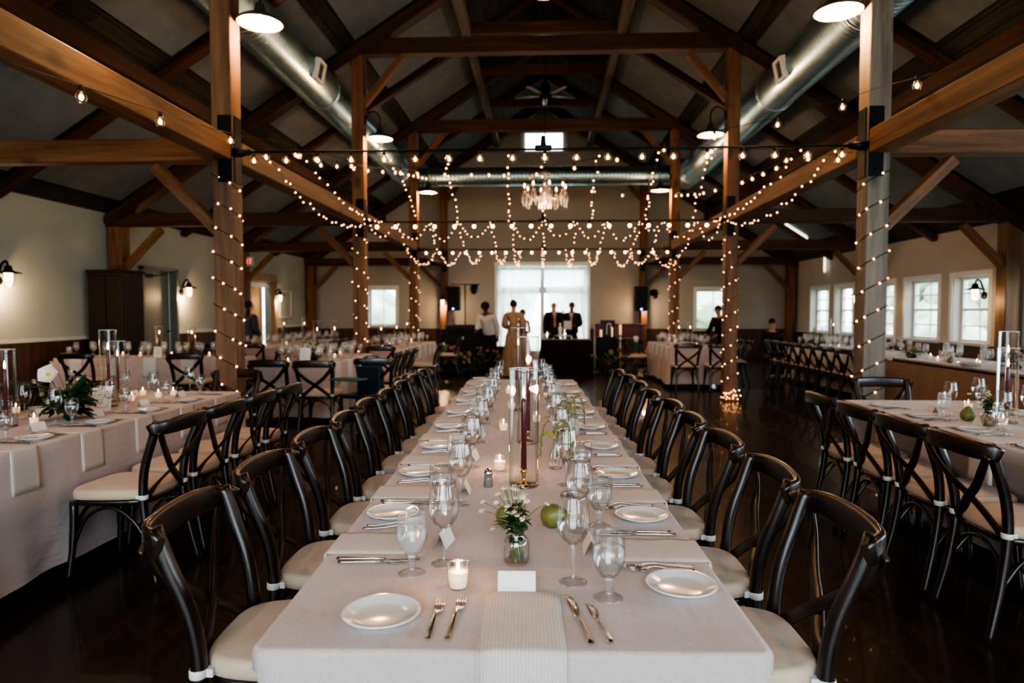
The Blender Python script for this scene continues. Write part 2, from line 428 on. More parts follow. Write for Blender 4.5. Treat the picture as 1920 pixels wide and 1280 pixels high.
M = {}
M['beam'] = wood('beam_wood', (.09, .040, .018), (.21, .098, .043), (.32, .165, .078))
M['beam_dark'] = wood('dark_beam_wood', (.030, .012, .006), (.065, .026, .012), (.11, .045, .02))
M['post_wood'] = wood('post_wood', (.085, .044, .024), (.175, .095, .053), (.26, .15, .085))
M['post_pale'] = wood('pale_post_wood', (.10, .075, .055), (.19, .15, .115), (.27, .215, .165))
M['purlin'] = wood('grey_roof_wood', (.05, .045, .035), (.14, .12, .095), (.24, .21, .17))
M['deck'] = boards('roof_boards', (.032, .030, .026), (.062, .060, .052), .16, 'XY', rough=.8)
M['panel'] = mat('grey_roof_panel', (.175, .205, .24), .9, var=.15, scale=3)
M['wall'] = wall_paint('cream_wall', (.42, .46, .43))
M['wall_back'] = wall_paint('warm_wall', (.44, .43, .40))
M['wainX'] = boards('wainscot_boards', (.085, .040, .022), (.115, .056, .030), .11, 'YZ', rough=.55, length=4)
M['wainY'] = boards('wainscot_boards_back', (.085, .040, .022), (.115, .056, .030), .11, 'XZ', rough=.55, length=4)
M['wall_light'] = wall_paint('light_wall', (.54, .52, .49))
M['rail'] = mat('cream_trim', (.62, .62, .58), .5)
M['floor'] = boards('floor_boards', (.026, .014, .009), (.040, .021, .013), .115, 'XY', rough=.27, gap=.025, bump=.10, sc=5, coat=.25)
M['white_trim'] = mat('white_trim', (.8, .82, .82), .4)
M['metal'] = mat('galvanised', (.55, .60, .62), .32, metal=1, var=.25, scale=6, rvar=.1)
M['iron'] = mat('black_iron', (.018, .018, .02), .45, metal=.8)
M['steel'] = mat('cutlery_steel', (.72, .66, .62), .16, metal=1)
M['cable'] = mat('black_cable', (.012, .011, .010), .6)
M['cablegreen'] = mat('dark_green_wire', (.018, .03, .018), .6)
M['chairwood'] = wood('chair_wood', (.009, .0045, .0035), (.018, .009, .007), (.034, .017, .012), rough=.33, scale=14, bump=.05, knots=False, coat=.45)
M['cushion'] = mat('cream_cushion', (.60, .46, .345), .8, var=.08, scale=8, bump=.15, bscale=25, sheen=.2)
M['strap'] = mat('white_strap', (.72, .70, .66), .6)
M['linen'] = cloth('grey_linen', (.57, .475, .455))
M['linen_white'] = cloth('white_linen', (.70, .72, .74))
M['linen_tan'] = cloth('tan_linen', (.30, .19, .12))
M['burgundy'] = cloth('burgundy_cloth', (.022, .006, .009))
M['napkin'] = cloth('napkin_waffle', (.70, .61, .55), stripes=.0075, wrinkle=.1)
M['china'] = mat('white_china', (.78, .79, .80), .10, coat=1.0)
M['glass'] = thin_glass('thin_glass')
M['glass_cyl'] = thin_glass('vase_glass', tint=(.97, .98, .98), edge=(.35, .38, .4), gloss=.11)
M['frost'] = thin_glass('frosted_glass', milky=.13, rough=.08)
M['water'] = thin_glass('water_body', tint=(.97, .98, .99), edge=(.8, .83, .85), gloss=.12, milky=.045)
M['solidglass'] = thin_glass('solid_glass', tint=(.98, .98, .99), edge=(.5, .52, .54), gloss=.15, milky=.05)
M['rim'] = thin_glass('glass_rim', tint=(.9, .92, .93), edge=(.7, .72, .74), gloss=.2, milky=.45)
M['pane'] = thin_glass('window_pane', gloss=.04)
M['card'] = mat('place_card', (.80, .78, .73), .8)
M['ink'] = mat('ink', (.08, .08, .09), .7)
M['wax'] = mat('white_wax', (.85, .78, .68), .5, sss=.3, emit=(1, .55, .25), estr=.9, noem=True)  # glow put into the wax, standing in for candlelight shining through it
M['wax_red'] = mat('burgundy_wax', (.10, .012, .022), .35, coat=.3)
M['brass'] = mat('brass', (.62, .38, .16), .25, metal=1)
M['flame'] = glow('flame', (1, .52, .2), 28)
M['bulb'] = glow('bulb_core', (1, .56, .26), 13)
M['fairy'] = glow('fairy_bulb', (1, .50, .22), 8.5)
M['bulb_glass'] = thin_glass('bulb_glass', tint=(1, .9, .75), edge=(.9, .55, .3), gloss=.15)
M['lampglow'] = glow('lamp_bulb', (1, .78, .5), 14)
M['jarglow'] = glow('sconce_jar', (1, .74, .48), 7)
M['enamel'] = mat('white_enamel', (.50, .42, .33), .45)
M['enamel_out'] = mat('dark_enamel', (.06, .055, .05), .35)
M['black'] = mat('black_plastic', (.012, .012, .013), .45)
M['grille'] = mat('speaker_grille', (.008, .008, .009), .7)
M['blueled'] = glow('blue_led', (.05, .2, 1), 12)
M['skin'] = mat('skin', (.48, .27, .19), .5, sss=.1)
M['skin_dark'] = mat('skin_brown', (.16, .08, .055), .5)
M['hair'] = mat('dark_hair', (.012, .009, .008), .5, bump=.4, bscale=60)
M['suit'] = mat('black_suit', (.010, .012, .014), .7)
M['shirt'] = mat('white_shirt', (.70, .70, .72), .8)
M['tie'] = mat('pink_tie', (.50, .26, .24), .6)
M['dress'] = mat('apricot_dress', (.38, .25, .155), .7, var=.3, scale=9, bump=.4, bscale=14)
M['dress_red'] = mat('rust_bodice', (.40, .09, .04), .7)
M['blush'] = mat('blush_dress', (.60, .40, .35), .7)
M['slate'] = mat('slate_top', (.05, .06, .09), .8)
M['leaf'] = mat('dark_leaf', (.028, .072, .030), .5, var=.4, scale=12)
M['leaf_mid'] = mat('mid_leaf', (.07, .15, .045), .5, var=.4, scale=12)
M['leaf_pale'] = mat('pale_green', (.34, .36, .13), .6, var=.3, scale=20)
M['stem'] = mat('stem', (.07, .14, .05), .5)
M['petal'] = mat('white_petal', (.82, .76, .64), .6, sss=.1)
M['petal_pink'] = mat('blush_petal', (.62, .42, .36), .6)
M['petal_orange'] = mat('apricot_petal', (.72, .30, .13), .6)
M['petal_cream'] = mat('cream_petal', (.70, .62, .44), .6)
M['yolk'] = mat('yellow_stamen', (.75, .45, .05), .6)
M['pear'] = mat('green_pear', (.19, .20, .06), .4, var=.25, scale=20)
M['crystal'] = thin_glass('crystal', tint=(.95, .93, .92), edge=(.6, .57, .55), gloss=.3, milky=.18)
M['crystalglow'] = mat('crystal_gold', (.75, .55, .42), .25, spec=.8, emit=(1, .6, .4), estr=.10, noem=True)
M['exit'] = glow('exit_red', (1, .12, .08), 3)
M['exitcase'] = mat('exit_case', (.6, .6, .58), .5)
M['door'] = mat('grey_green_door', (.20, .225, .21), .5)
M['cabinet'] = wood('cabinet_wood', (.010, .006, .004), (.018, .010, .007), (.028, .016, .011), rough=.6, knots=False)
M['piano'] = wood('red_brown_wood', (.10, .025, .012), (.17, .045, .02), (.22, .06, .03), rough=.3, knots=False)
M['pine'] = wood('pine_door', (.25, .16, .08), (.38, .25, .14), (.48, .33, .2), rough=.6)
M['curtain'] = None
M['booster'] = mat('navy_plastic', (.012, .03, .045), .35)
M['tealplastic'] = mat('teal_plastic', (.05, .13, .16), .4)
M['amaranth'] = mat('amaranth', (.20, .21, .08), .8, bump=.8, bscale=90)
M['lemon'] = mat('lemon', (.75, .55, .2), .5)
M['hedge'] = mat('outdoor_trees', (.55, .64, .50), .9, var=.45, scale=1.1, detail=8)
M['lawn'] = mat('lawn', (.45, .52, .38), .95, var=.3, scale=.8)
M['fanmetal'] = mat('fan_metal', (.6, .63, .65), .3, metal=.6)

def curtain_mat():
    m = bpy.data.materials.new('sheer_curtain'); m.use_nodes = True; nt = m.node_tree; nt.nodes.clear(); N = nt.nodes; Lk = nt.links
    o = N.new('ShaderNodeOutputMaterial'); t = N.new('ShaderNodeBsdfTranslucent'); t.inputs['Color'].default_value = (.93, .95, .95, 1)
    d = N.new('ShaderNodeBsdfDiffuse'); d.inputs['Color'].default_value = (.8, .8, .8, 1)
    tr = N.new('ShaderNodeBsdfTransparent')
    a = N.new('ShaderNodeMixShader'); a.inputs[0].default_value = .12; Lk.new(t.outputs[0], a.inputs[1]); Lk.new(d.outputs[0], a.inputs[2])
    b = N.new('ShaderNodeMixShader'); b.inputs[0].default_value = .22; Lk.new(a.outputs[0], b.inputs[1]); Lk.new(tr.outputs[0], b.inputs[2])
    Lk.new(b.outputs[0], o.inputs['Surface']); return m
M['curtain'] = curtain_mat()

def duct_mat():
    m, nt, b = new_mat('spiral_duct'); N = nt.nodes; Lk = nt.links
    b.inputs['Metallic'].default_value = 1; b.inputs['Roughness'].default_value = .34; b.inputs['Base Color'].default_value = (.34, .48, .55, 1)
    tc = N.new('ShaderNodeTexCoord'); w = N.new('ShaderNodeTexWave'); w.bands_direction = 'Z'; w.inputs['Scale'].default_value = 3.2; w.inputs['Distortion'].default_value = 0
    Lk.new(tc.outputs['Object'], w.inputs['Vector'])
    rp = N.new('ShaderNodeValToRGB'); rp.color_ramp.elements[0].position = .75; rp.color_ramp.elements[1].position = .95
    Lk.new(w.outputs['Fac'], rp.inputs['Fac'])
    bp = N.new('ShaderNodeBump'); bp.inputs['Strength'].default_value = .8; bp.inputs['Distance'].default_value = .02
    Lk.new(rp.outputs['Color'], bp.inputs['Height']); Lk.new(bp.outputs[0], b.inputs['Normal'])
    nz = N.new('ShaderNodeTexNoise'); nz.inputs['Scale'].default_value = 2; Lk.new(tc.outputs['Object'], nz.inputs['Vector'])
    mr = N.new('ShaderNodeMapRange'); mr.inputs['To Min'].default_value = .22; mr.inputs['To Max'].default_value = .5; Lk.new(nz.outputs['Fac'], mr.inputs['Value']); Lk.new(mr.outputs[0], b.inputs['Roughness'])
    return m
M['duct'] = duct_mat()

def lamp(name, kind, loc, energy, col, size=.03, rot=(0, 0, 0), **k):
    l = bpy.data.lights.new(name, kind); l.energy = energy; l.color = col
    if kind in ('POINT', 'SPOT'): l.shadow_soft_size = size
    if kind == 'AREA': l.shape = 'RECTANGLE'; l.size = size[0]; l.size_y = size[1]
    for a, b in k.items(): setattr(l, a, b)
    o = bpy.data.objects.new(name, l); COL.objects.link(o); o.location = loc; o.rotation_euler = rot; return o

def portal(name, loc, size, rot):
    o = lamp(name, 'AREA', loc, 1, (1, 1, 1), size, rot); o.data.cycles.is_portal = True; return o
# ================================================================== THE HALL
XL, XR, YN, YB = -7.25, 7.5, -4.0, 20.65
EAVE = 3.02
def roofz(x): return 7.72 - .642 * abs(x)          # underside of the roof boards
def struct(name, mb, mats, label=None, loc=(0, 0, 0)):
    o = mb.build(name, mats, None, loc); tag(o, label, None, None, 'structure'); return o

m = MB(); m.box((.12, (YN + YB) / 2, -.05), (XR - XL + .6, YB - YN + .6, .1)); struct('floor', m, M['floor'], 'dark brown wooden plank floor with a dull sheen')
# roof boards: two slopes
m = MB()
for sx, xe in ((-1, XL - .1), (1, XR + .1)):
    za, zb = roofz(0), roofz(xe)
    m.add([(0, YN - .2, za), (0, YB + .2, za), (xe, YB + .2, zb), (xe, YN - .2, zb), (0, YN - .2, za + .15), (0, YB + .2, za + .15), (xe, YB + .2, zb + .15), (xe, YN - .2, zb + .15)],
          [(0, 1, 2, 3), (7, 6, 5, 4), (0, 4, 5, 1), (2, 6, 7, 3), (0, 3, 7, 4), (1, 5, 6, 2)], 0, False)
struct('ceiling', m, M['deck'], 'dark weathered board ceiling under the gabled roof')

def rects(u0, u1, v0, v1, holes):
    us = sorted({u0, u1, *[h[0] for h in holes], *[h[1] for h in holes]}); out = []
    for a, b in zip(us[:-1], us[1:]):
        hs = sorted([(h[2], h[3]) for h in holes if h[0] <= a + 1e-6 and h[1] >= b - 1e-6]); z = v0
        for lo, hi in hs:
            if lo > z: out.append((a, b, z, lo))
            z = max(z, hi)
        if z < v1: out.append((a, b, z, v1))
    return out

T = .22
# right wall windows (y0, y1, z0, z1)
WR = [(-2.6, -1.5), (-1.0, .1), (.6, 1.7), (2.2, 3.3), (3.8, 4.9), (6.3, 7.3), (8.0, 9.1), (9.72, 10.77), (11.7, 12.7), (13.15, 14.3), (14.75, 15.45), (16.65, 17.65), (18.05, 19.2)]
WR = [(a, b, .88, 2.06) for a, b in WR]
m = MB()
for a, b, c, d in rects(YN, YB, 0, EAVE + .05, WR): m.box((XR + T / 2, (a + b) / 2, (c + d) / 2), (T, b - a, d - c))
struct('wall_right', m, M['wall_light'], 'pale wall with a row of small sash windows')
m = MB()
for a, b, c, d in rects(YN, YB, 0, .86, []): m.box((XR - .012, (a + b) / 2, (c + d) / 2), (.022, b - a, d - c))
struct('trim_1', m, M['wainX'], 'dark brown board wainscot below the windows')
m = MB(); m.box((XR - .03, (YN + YB) / 2, .875), (.06, YB - YN, .04)); struct('trim_2', m, M['rail'], 'pale window stool rail above the wainscot')
# left wall with two doorways
DL = [(11.78, 12.95, 0, 2.24), (16.25, 17.75, 0, 2.2)]
m = MB()
for a, b, c, d in rects(YN, YB, 0, EAVE + .12, DL): m.box((XL - T / 2, (a + b) / 2, (c + d) / 2), (T, b - a, d - c))
struct('wall_left', m, M['wall'], 'cream plaster side wall with caged sconces')
m = MB()
for a, b, c, d in rects(YN, YB, 0, 1.0, DL): m.box((XL + .012, (a + b) / 2, (c + d) / 2), (.022, b - a, d - c))
struct('trim_3', m, M['wainX'], 'dark brown board wainscot along the cream wall')
m = MB()
for a, b, c, d in rects(YN, YB, 1.0, 1.05, [(h[0] - .05, h[1] + .05, 0, 3) for h in DL]): m.box((XL + .025, (a + b) / 2, (c + d) / 2), (.05, b - a, d - c))
struct('trim_4', m, M['rail'], 'pale chair rail on the cream wall')
# back wall: rectangle with openings + gable
HB = [(-1.36, 1.32, 0, 2.83), (-5.4, -4.55, 1.0, 2.16), (4.65, 5.75, .9, 2.1)]
m = MB()
for a, b, c, d in rects(XL, XR, 0, 3.0, HB): m.box(((a + b) / 2, YB + T / 2, (c + d) / 2), (b - a, T, d - c))
ax = (V((1, 0, 0)), V((0, 0, 1)), V((0, 1, 0)))
G = (-.60, .64, 6.30, 6.94)
m.prism([(XL, 3.0), (G[0], 3.0), (G[0], roofz(G[0]) + .1), (XL, roofz(XL) + .1)], T, origin=(0, YB, 0), ax=ax)
m.prism([(G[1], 3.0), (XR, 3.0), (XR, roofz(XR) + .1), (G[1], roofz(G[1]) + .1)], T, origin=(0, YB, 0), ax=ax)
m.prism([(G[0], 3.0), (G[1], 3.0), (G[1], G[2]), (G[0], G[2])], T, origin=(0, YB, 0), ax=ax)
m.prism([(G[0], G[3]), (G[1], G[3]), (G[1], roofz(G[1]) + .1), (0, roofz(0) + .1), (G[0], roofz(G[0]) + .1)], T, origin=(0, YB, 0), ax=ax)
struct('wall_back', m, M['wall_back'], 'pale gable end wall behind the band')
m = MB()
for a, b, c, d in rects(XL, XR, 0, .92, [(HB[0][0] - .1, HB[0][1] + .1, 0, 3)]): m.box(((a + b) / 2, YB - .012, (c + d) / 2), (b - a, .022, d - c))
struct('trim_5', m, M['wainY'], 'dark brown board wainscot on the gable end wall')
# near wall behind the camera, with three tall windows
HN = [(-6.0, -3.6, .7, 2.8), (-2.4, 2.4, .1, 4.6), (3.6, 6.0, .7, 2.8)]
m = MB()
for a, b, c, d in rects(XL, XR, 0, 3.0, [(h[0], h[1], h[2], min(h[3], 3.0)) for h in HN]): m.box(((a + b) / 2, YN - T / 2, (c + d) / 2), (b - a, T, d - c))
m.prism([(XL, 3.0), (-2.4, 3.0), (-2.4, roofz(2.4) + .1), (XL, roofz(XL) + .1)], -T, origin=(0, YN, 0), ax=ax)
m.prism([(2.4, 3.0), (XR, 3.0), (XR, roofz(XR) + .1), (2.4, roofz(2.4) + .1)], -T, origin=(0, YN, 0), ax=ax)
m.prism([(-2.4, 4.6), (2.4, 4.6), (2.4, roofz(2.4) + .1), (0, roofz(0) + .1), (-2.4, roofz(2.4) + .1)], -T, origin=(0, YN, 0), ax=ax)
struct('wall_front', m, M['wall'], 'plaster wall at the near end of the hall')

# ---- windows
wn = [0]
def window(c, w, h, axis, rows, cols, inward, label, sash=True):
    """axis 'x': the window lies in a wall x = const, w runs along y."""
    wn[0] += 1
    o = thing(f'window_{wn[0]}', label, None, c); o['kind'] = 'structure'
    def B(mb, u, v, du, dv, dep, off=0):
        if axis == 'x': mb.box((off, u, v), (dep, du, dv))
        else: mb.box((u, off, v), (du, dep, dv))
    t = .055
    m = MB(); B(m, 0, h / 2 - t / 2, w, t, .08); B(m, 0, -h / 2 + t / 2, w, t, .08); B(m, -w / 2 + t / 2, 0, t, h - 2 * t, .08); B(m, w / 2 - t / 2, 0, t, h - 2 * t, .08)
    m.build('window_frame', M['white_trim'], o, (0, 0, 0))
    m = MB()
    if sash: B(m, 0, 0, w - 2 * t, .045, .05)
    for i in range(1, cols): B(m, -w / 2 + w * i / cols, 0, .022, h - 2 * t, .03)
    for i in range(1, rows): B(m, 0, -h / 2 + h * i / rows, w - 2 * t, .022, .028)
    if m.v: m.build('muntins', M['white_trim'], o)
    m = MB()
    if axis == 'x': m.add([(0, -w / 2 + t, -h / 2 + t), (0, w / 2 - t, -h / 2 + t), (0, w / 2 - t, h / 2 - t), (0, -w / 2 + t, h / 2 - t)], [(0, 1, 2, 3)], 0, False)
    else: m.add([(-w / 2 + t, 0, -h / 2 + t), (w / 2 - t, 0, -h / 2 + t), (w / 2 - t, 0, h / 2 - t), (-w / 2 + t, 0, h / 2 - t)], [(0, 1, 2, 3)], 0, False)
    m.build('pane', M['pane'], o)
    # casing round the reveal on the room side
    m = MB(); off = inward * (T * .5 + .09); q = .09
    B(m, 0, h / 2 + q / 2, w + 2 * q, q, .025, off); B(m, -w / 2 - q / 2, 0, q, h, .025, off); B(m, w / 2 + q / 2, 0, q, h, .025, off); B(m, 0, -h / 2 - .02, w + 2 * q + .06, .04, .09, off)
    m.build('window_sill', M['white_trim'], o)
    return o
for i, (a, b, c, d) in enumerate(WR):
    window((XR + T - .02, (a + b) / 2, (c + d) / 2), b - a, d - c, 'x', 4, 2, -1, f'white sash window in the side wall, {ORD[i]} of the row counted from the near end', sash=True)
    portal('sky_portal', (XR + T + .08, (a + b) / 2, (c + d) / 2), (d - c, b - a), (0, PI / 2, 0))
window(((HB[1][0] + HB[1][1]) / 2, YB + T - .02, (HB[1][2] + HB[1][3]) / 2), .85, 1.16, 'y', 1, 2, -1, 'small green-lit window in the end wall beside the second wrapped post of the cream-wall side', sash=False)
window(((HB[2][0] + HB[2][1]) / 2, YB + T - .02, (HB[2][2] + HB[2][3]) / 2), 1.1, 1.2, 'y', 1, 2, -1, 'wide pale window in the end wall behind the person in black', sash=False)
window(((G[0] + G[1]) / 2, YB + T - .02, (G[2] + G[3]) / 2), G[1] - G[0], G[3] - G[2], 'y', 1, 1, -1, 'bright square window high in the gable', sash=False)
for hi_, h in enumerate(HN):
    window(((h[0] + h[1]) / 2, YN - T + .02, (h[2] + h[3]) / 2), h[1] - h[0], h[3] - h[2], 'y', 3, 3, 1, ['window of the near end wall on the cream-wall side', 'tall middle window of the near end wall', 'window of the near end wall on the window-wall side'][hi_], sash=False)
    portal('sky_portal', ((h[0] + h[1]) / 2, YN - T - .1, (h[2] + h[3]) / 2), (h[1] - h[0], h[3] - h[2]), (PI / 2, 0, 0))
for h in HB + [G]:
    portal('sky_portal', ((h[0] + h[1]) / 2, YB + T + .1, (h[2] + h[3]) / 2), (h[1] - h[0], h[3] - h[2]), (-PI / 2, 0, 0))

# ---- glazed double door with sheer curtains in the end wall
d = thing('door_1', 'tall glazed double door in the end wall behind sheer curtains', None, (-.02, YB + .1, 0)); d['kind'] = 'structure'
m = MB()
for x in (-1.3, -.03, .03, 1.3): m.box((x, 0, 1.4), (.06, .06, 2.8))
for z in (.12, 2.05, 2.15, 2.76): m.box((0, 0, z), (2.66, .05, .1 if z != .12 else .24))
m.build('door_frame', M['white_trim'], d)
m = MB(); m.add([(-1.3, .01, .2), (1.3, .01, .2), (1.3, .01, 2.75), (-1.3, .01, 2.75)], [(0, 1, 2, 3)], 0, False); m.build('pane', M['pane'], d)
m = MB()
for x in (-.12, .12): m.tube([(x, -.05, 1.0), (x, -.09, 1.0), (x + .1 * (1 if x > 0 else -1), -.09, 1.0)], .01, 6)
m.build('door_handle', M['iron'], d)
m = MB(); m.box((-1.41, -.12, 1.42), (.1, .03, 2.84)); m.box((1.41, -.12, 1.42), (.1, .03, 2.84)); m.box((0, -.12, 2.9), (2.94, .03, .12)); m.build('door_casing', M['white_trim'], d)
def curtain(x0, x1, y, z0, z1, label, gather):
    n = 60; k = 8; vs = []
    for j in range(k + 1):
        t = j / k
        for i in range(n + 1):
            s = i / n; x = x0 + (x1 - x0) * s
            if gather > 0: x = x0 + (x - x0) * (1 - .45 * t ** 1.6)
            else: x = x1 + (x - x1) * (1 - .45 * t ** 1.6)
            vs.append((x, y + .035 * math.sin(s * 34 + t * .8) * (.5 + .5 * t), z1 + (z0 - z1) * t))
    fs = [(j * (n + 1) + i, j * (n + 1) + i + 1, (j + 1) * (n + 1) + i + 1, (j + 1) * (n + 1) + i) for j in range(k) for i in range(n)]
    m = MB(); m.add(vs, fs); o = m.build('curtain', M['curtain']); tag(o, label, 'curtain', 'sheer door curtains')
curtain(-1.42, -.02, YB - .16, .35, 2.86, 'sheer white curtain on the half of the glazed door behind the woman in apricot', 1)
curtain(.0, 1.40, YB - .16, .35, 2.86, 'sheer white curtain on the half of the glazed door behind the two suited men', -1)

# ---- door_2: pale door standing in the left wall; door_3: opening with pine frame and exit sign
d = thing('door_2', 'grey-green door with an overhead closer in the cream wall', None, (XL, 12.365, 0)); d['kind'] = 'structure'
m = MB(); m.box((-.10, 0, 1.11), (.045, 1.04, 2.2)); m.build('door_leaf', M['door'], d)
m = MB()
for y in (-.56, .56): m.box((.0, y, 1.12), (.16, .06, 2.24))
m.box((0, 0, 2.24), (.16, 1.18, .06)); m.build('door_frame', M['door'], d)
m = MB(); m.box((-.05, -.25, 2.1), (.06, .28, .07)); m.tube([(-.02, -.15, 2.1), (.05, .05, 2.12), (.0, .3, 2.16)], .012, 6); m.build('door_closer', M['iron'], d)
m = MB(); m.tube([(-.08, .45, 1.05), (-.02, .45, 1.05), (-.02, .33, 1.05)], .012, 6); m.build('door_handle', M['iron'], d)
d = thing('door_3', 'doorway with a knotty pine surround under the exit sign', None, (XL, 17.0, 0)); d['kind'] = 'structure'
m = MB()
for y in (-.82, .82): m.box((.02, y, 1.12), (.12, .16, 2.24), ch=.01)
m.box((.02, 0, 2.32), (.12, 1.8, .2), ch=.01); m.build('door_frame', M['pine'], d)
m = MB(); m.box((-.30, 0, 1.1), (.05, 1.5, 2.2)); m.build('door_leaf', M['pine'], d)
m = MB(); m.box((-.12, 0, 2.13), (.1, 1.44, .12)); m.build('transom_panel', M['white_trim'], d)

# ================================================================== TIMBER FRAME
YP = [6.32, 10.97, 15.6, 20.3]; ROWN = ['first', 'second', 'third', 'fourth']
PT = 5.57
SIDE = {-1: 'cream-wall', 1: 'window-wall'}
for sx in (-1, 1):
    for i, y in enumerate(YP):
        wrapped = 'wrapped in fairy lights' if i < 3 else 'bare, by the band'
        p = thing('timber_post', f'{ROWN[i]} square timber post of the {SIDE[sx]} arcade, {wrapped}', 'post', (sx * 3.0, y, 0))
        p.location = (sx * 3.0, y, 0)
        mt = M['post_wood'] if sx < 0 else M['post_pale']
        if i >= 1: mt = M['beam']
        s = MB(); s.box((0, 0, PT / 2), (.2, .2, PT), ch=.008); s.build('post_shaft', mt, p)
        # knee braces: towards the aisle at the low level, towards the nave at the high level
        bm = M['beam']
        z0 = 2.19
        timber('knee_brace', (sx * 3.08, y, z0), (sx * 3.69, y, 2.80), .10, .15, bm, p, V((0, 1, 0)))
        if i > 0: timber('knee_brace', (sx * 2.92, y, PT - .78), (sx * 2.30, y, PT - .05), .10, .14, bm, p, V((0, 1, 0)))
        pl = MB()
        pl.box((-sx * .03, -.106, 2.95), (.13, .008, .62)); pl.box((-sx * .106, 0, 2.95), (.008, .14, .62))
        for k in range(4): pl.lathe([(.001, 0), (.014, .0), (.014, .012), (.001, .012)], (-sx * .03, -.11, 2.7 + .16 * k), 8, rot=Euler((PI / 2, 0, 0)).to_matrix())
        pl.build('steel_plate', M['iron'], p)
for sx in (-1, 1):
    p = thing('timber_post', f'timber post of the {SIDE[sx]} arcade level with the near end of the tables', 'post', (sx * 3.0, 1.67, 0))
    s = MB(); s.box((0, 0, 1.4), (.2, .2, 2.8), ch=.008); s.box((0, 0, 4.3), (.2, .2, 2.45), ch=.008); s.build('post_shaft', M['post_wood'], p)
# aisle wall posts
for sx, xw in ((-1, -7.07), (1, 7.32)):
    for i, y in enumerate(YP[1:]):
        p = thing('timber_post', f'short timber post against the {SIDE[sx]} side, {["first","second","third"][i]} from the near end', 'post', (xw, y, 0))
        s = MB(); s.box((0, 0, 1.42), (.22, .24, 2.84), ch=.008); s.build('post_shaft', M['beam'] if sx < 0 or i else M['post_wood'], p)
        timber('knee_brace', (xw - sx * .08, y, 2.14), (xw - sx * .72, y, 2.80), .10, .14, M['beam'], p, V((0, 1, 0)))
def beam(name, label, p0, p1, w, h, mt, cat='beam', roll=V((0, 0, 1))):
    o = timber(name, p0, p1, w, h, mt, None, roll); tag(o, label, cat); return o
for sx in (-1, 1):
    ys = [(-3.95, 6.2)] + [(a + .12, b - .1) for a, b in zip(YP[:-1], YP[1:])]
    for i, (a, b) in enumerate(ys):
        nm = ['running from overhead to the first post', 'between the first and second posts', 'between the second and third posts', 'between the third and fourth posts'][i]
        beam('arcade_beam', f'long timber beam of the {SIDE[sx]} arcade {nm}', (sx * 3.0, a, 2.95), (sx * 3.0, b, 2.95), .2, .21, M['beam'] if i == 0 else M['post_wood'])
    for i, y in enumerate(YP):
        x1 = (XL if sx < 0 else XR)
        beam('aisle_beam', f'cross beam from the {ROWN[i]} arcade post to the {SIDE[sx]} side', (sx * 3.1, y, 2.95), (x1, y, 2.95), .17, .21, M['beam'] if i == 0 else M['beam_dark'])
for i, y in enumerate(YP):
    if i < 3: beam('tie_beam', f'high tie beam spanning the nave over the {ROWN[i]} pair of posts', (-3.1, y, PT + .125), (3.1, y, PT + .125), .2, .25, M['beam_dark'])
# rafters: principal at posts, lighter between; roof structure
for i, y in enumerate([1.67] + YP):
    for sx in (-1, 1):
        xe = (-XL if sx < 0 else XR)
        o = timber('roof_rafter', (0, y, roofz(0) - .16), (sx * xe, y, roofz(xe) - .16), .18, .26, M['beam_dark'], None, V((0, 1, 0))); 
        tag(o, f'heavy principal rafter above the {(["near"] + ROWN)[i]} bay line on the {SIDE[sx]} slope', None, None, 'structure')
ymid = [y + 2.32 for y in [1.67] + YP[:-1]]
for i, y in enumerate(ymid):
    for sx in (-1, 1):
        xe = (-XL if sx < 0 else XR)
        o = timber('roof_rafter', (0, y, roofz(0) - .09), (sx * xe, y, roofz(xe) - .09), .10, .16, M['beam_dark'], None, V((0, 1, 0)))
        tag(o, f'slim rafter midway along the {(["near"] + ROWN)[i]} bay on the {SIDE[sx]} slope', None, None, 'structure')
# purlins
for sx in (-1, 1):
    for k, (px_, w) in enumerate(((1.40, .16), (4.9, .14))):
        o = timber('roof_purlin', (sx * px_, -3.9, roofz(px_) - .30), (sx * px_, YB - .05, roofz(px_) - .30), w, .2, M['purlin'] if k == 0 else M['beam_dark'])
        tag(o, f'{"upper" if k == 0 else "lower"} purlin running the length of the {SIDE[sx]} slope', None, None, 'structure')
for i, y in enumerate((12.5, 14.6, 16.9, 18.9)):
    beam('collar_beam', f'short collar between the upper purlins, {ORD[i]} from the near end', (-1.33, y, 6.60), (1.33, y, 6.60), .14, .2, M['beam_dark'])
    if i == 2:
        for sx in (-1, 1): beam('ridge_strut', f'short sloping strut under the ridge on the {SIDE[sx]} side', (sx * .9, y, 6.7), (0, y, 7.25), .12, .14, M['beam_dark'], roll=V((0, 1, 0)))
# pale panels between rafters
k = 0
ylines = sorted([1.67] + YP + ymid)
for a, b in zip(ylines[:-1], ylines[1:]):
    for sx in (-1, 1):
        for xa, xb in ((1.55, 3.0), (3.3, 4.7), (5.15, 6.9)):
            m = MB(); y0, y1 = a + .2, b - .2
            za, zb = roofz(xa) - .01, roofz(xb) - .01
            P = [(sx * xa, y0, za), (sx * xa, y1, za), (sx * xb, y1, zb), (sx * xb, y0, zb)]
            m.add(P + [(p[0], p[1], p[2] - .04) for p in P], [(0, 1, 2, 3), (7, 6, 5, 4), (0, 4, 5, 1), (2, 6, 7, 3), (0, 3, 7, 4), (1, 5, 6, 2)], 0, False)
            k += 1; o = m.build('ceiling_panel', M['panel']); tag(o, 'pale grey sound panel fixed between the rafters', None, 'sound panels between the rafters', 'structure')

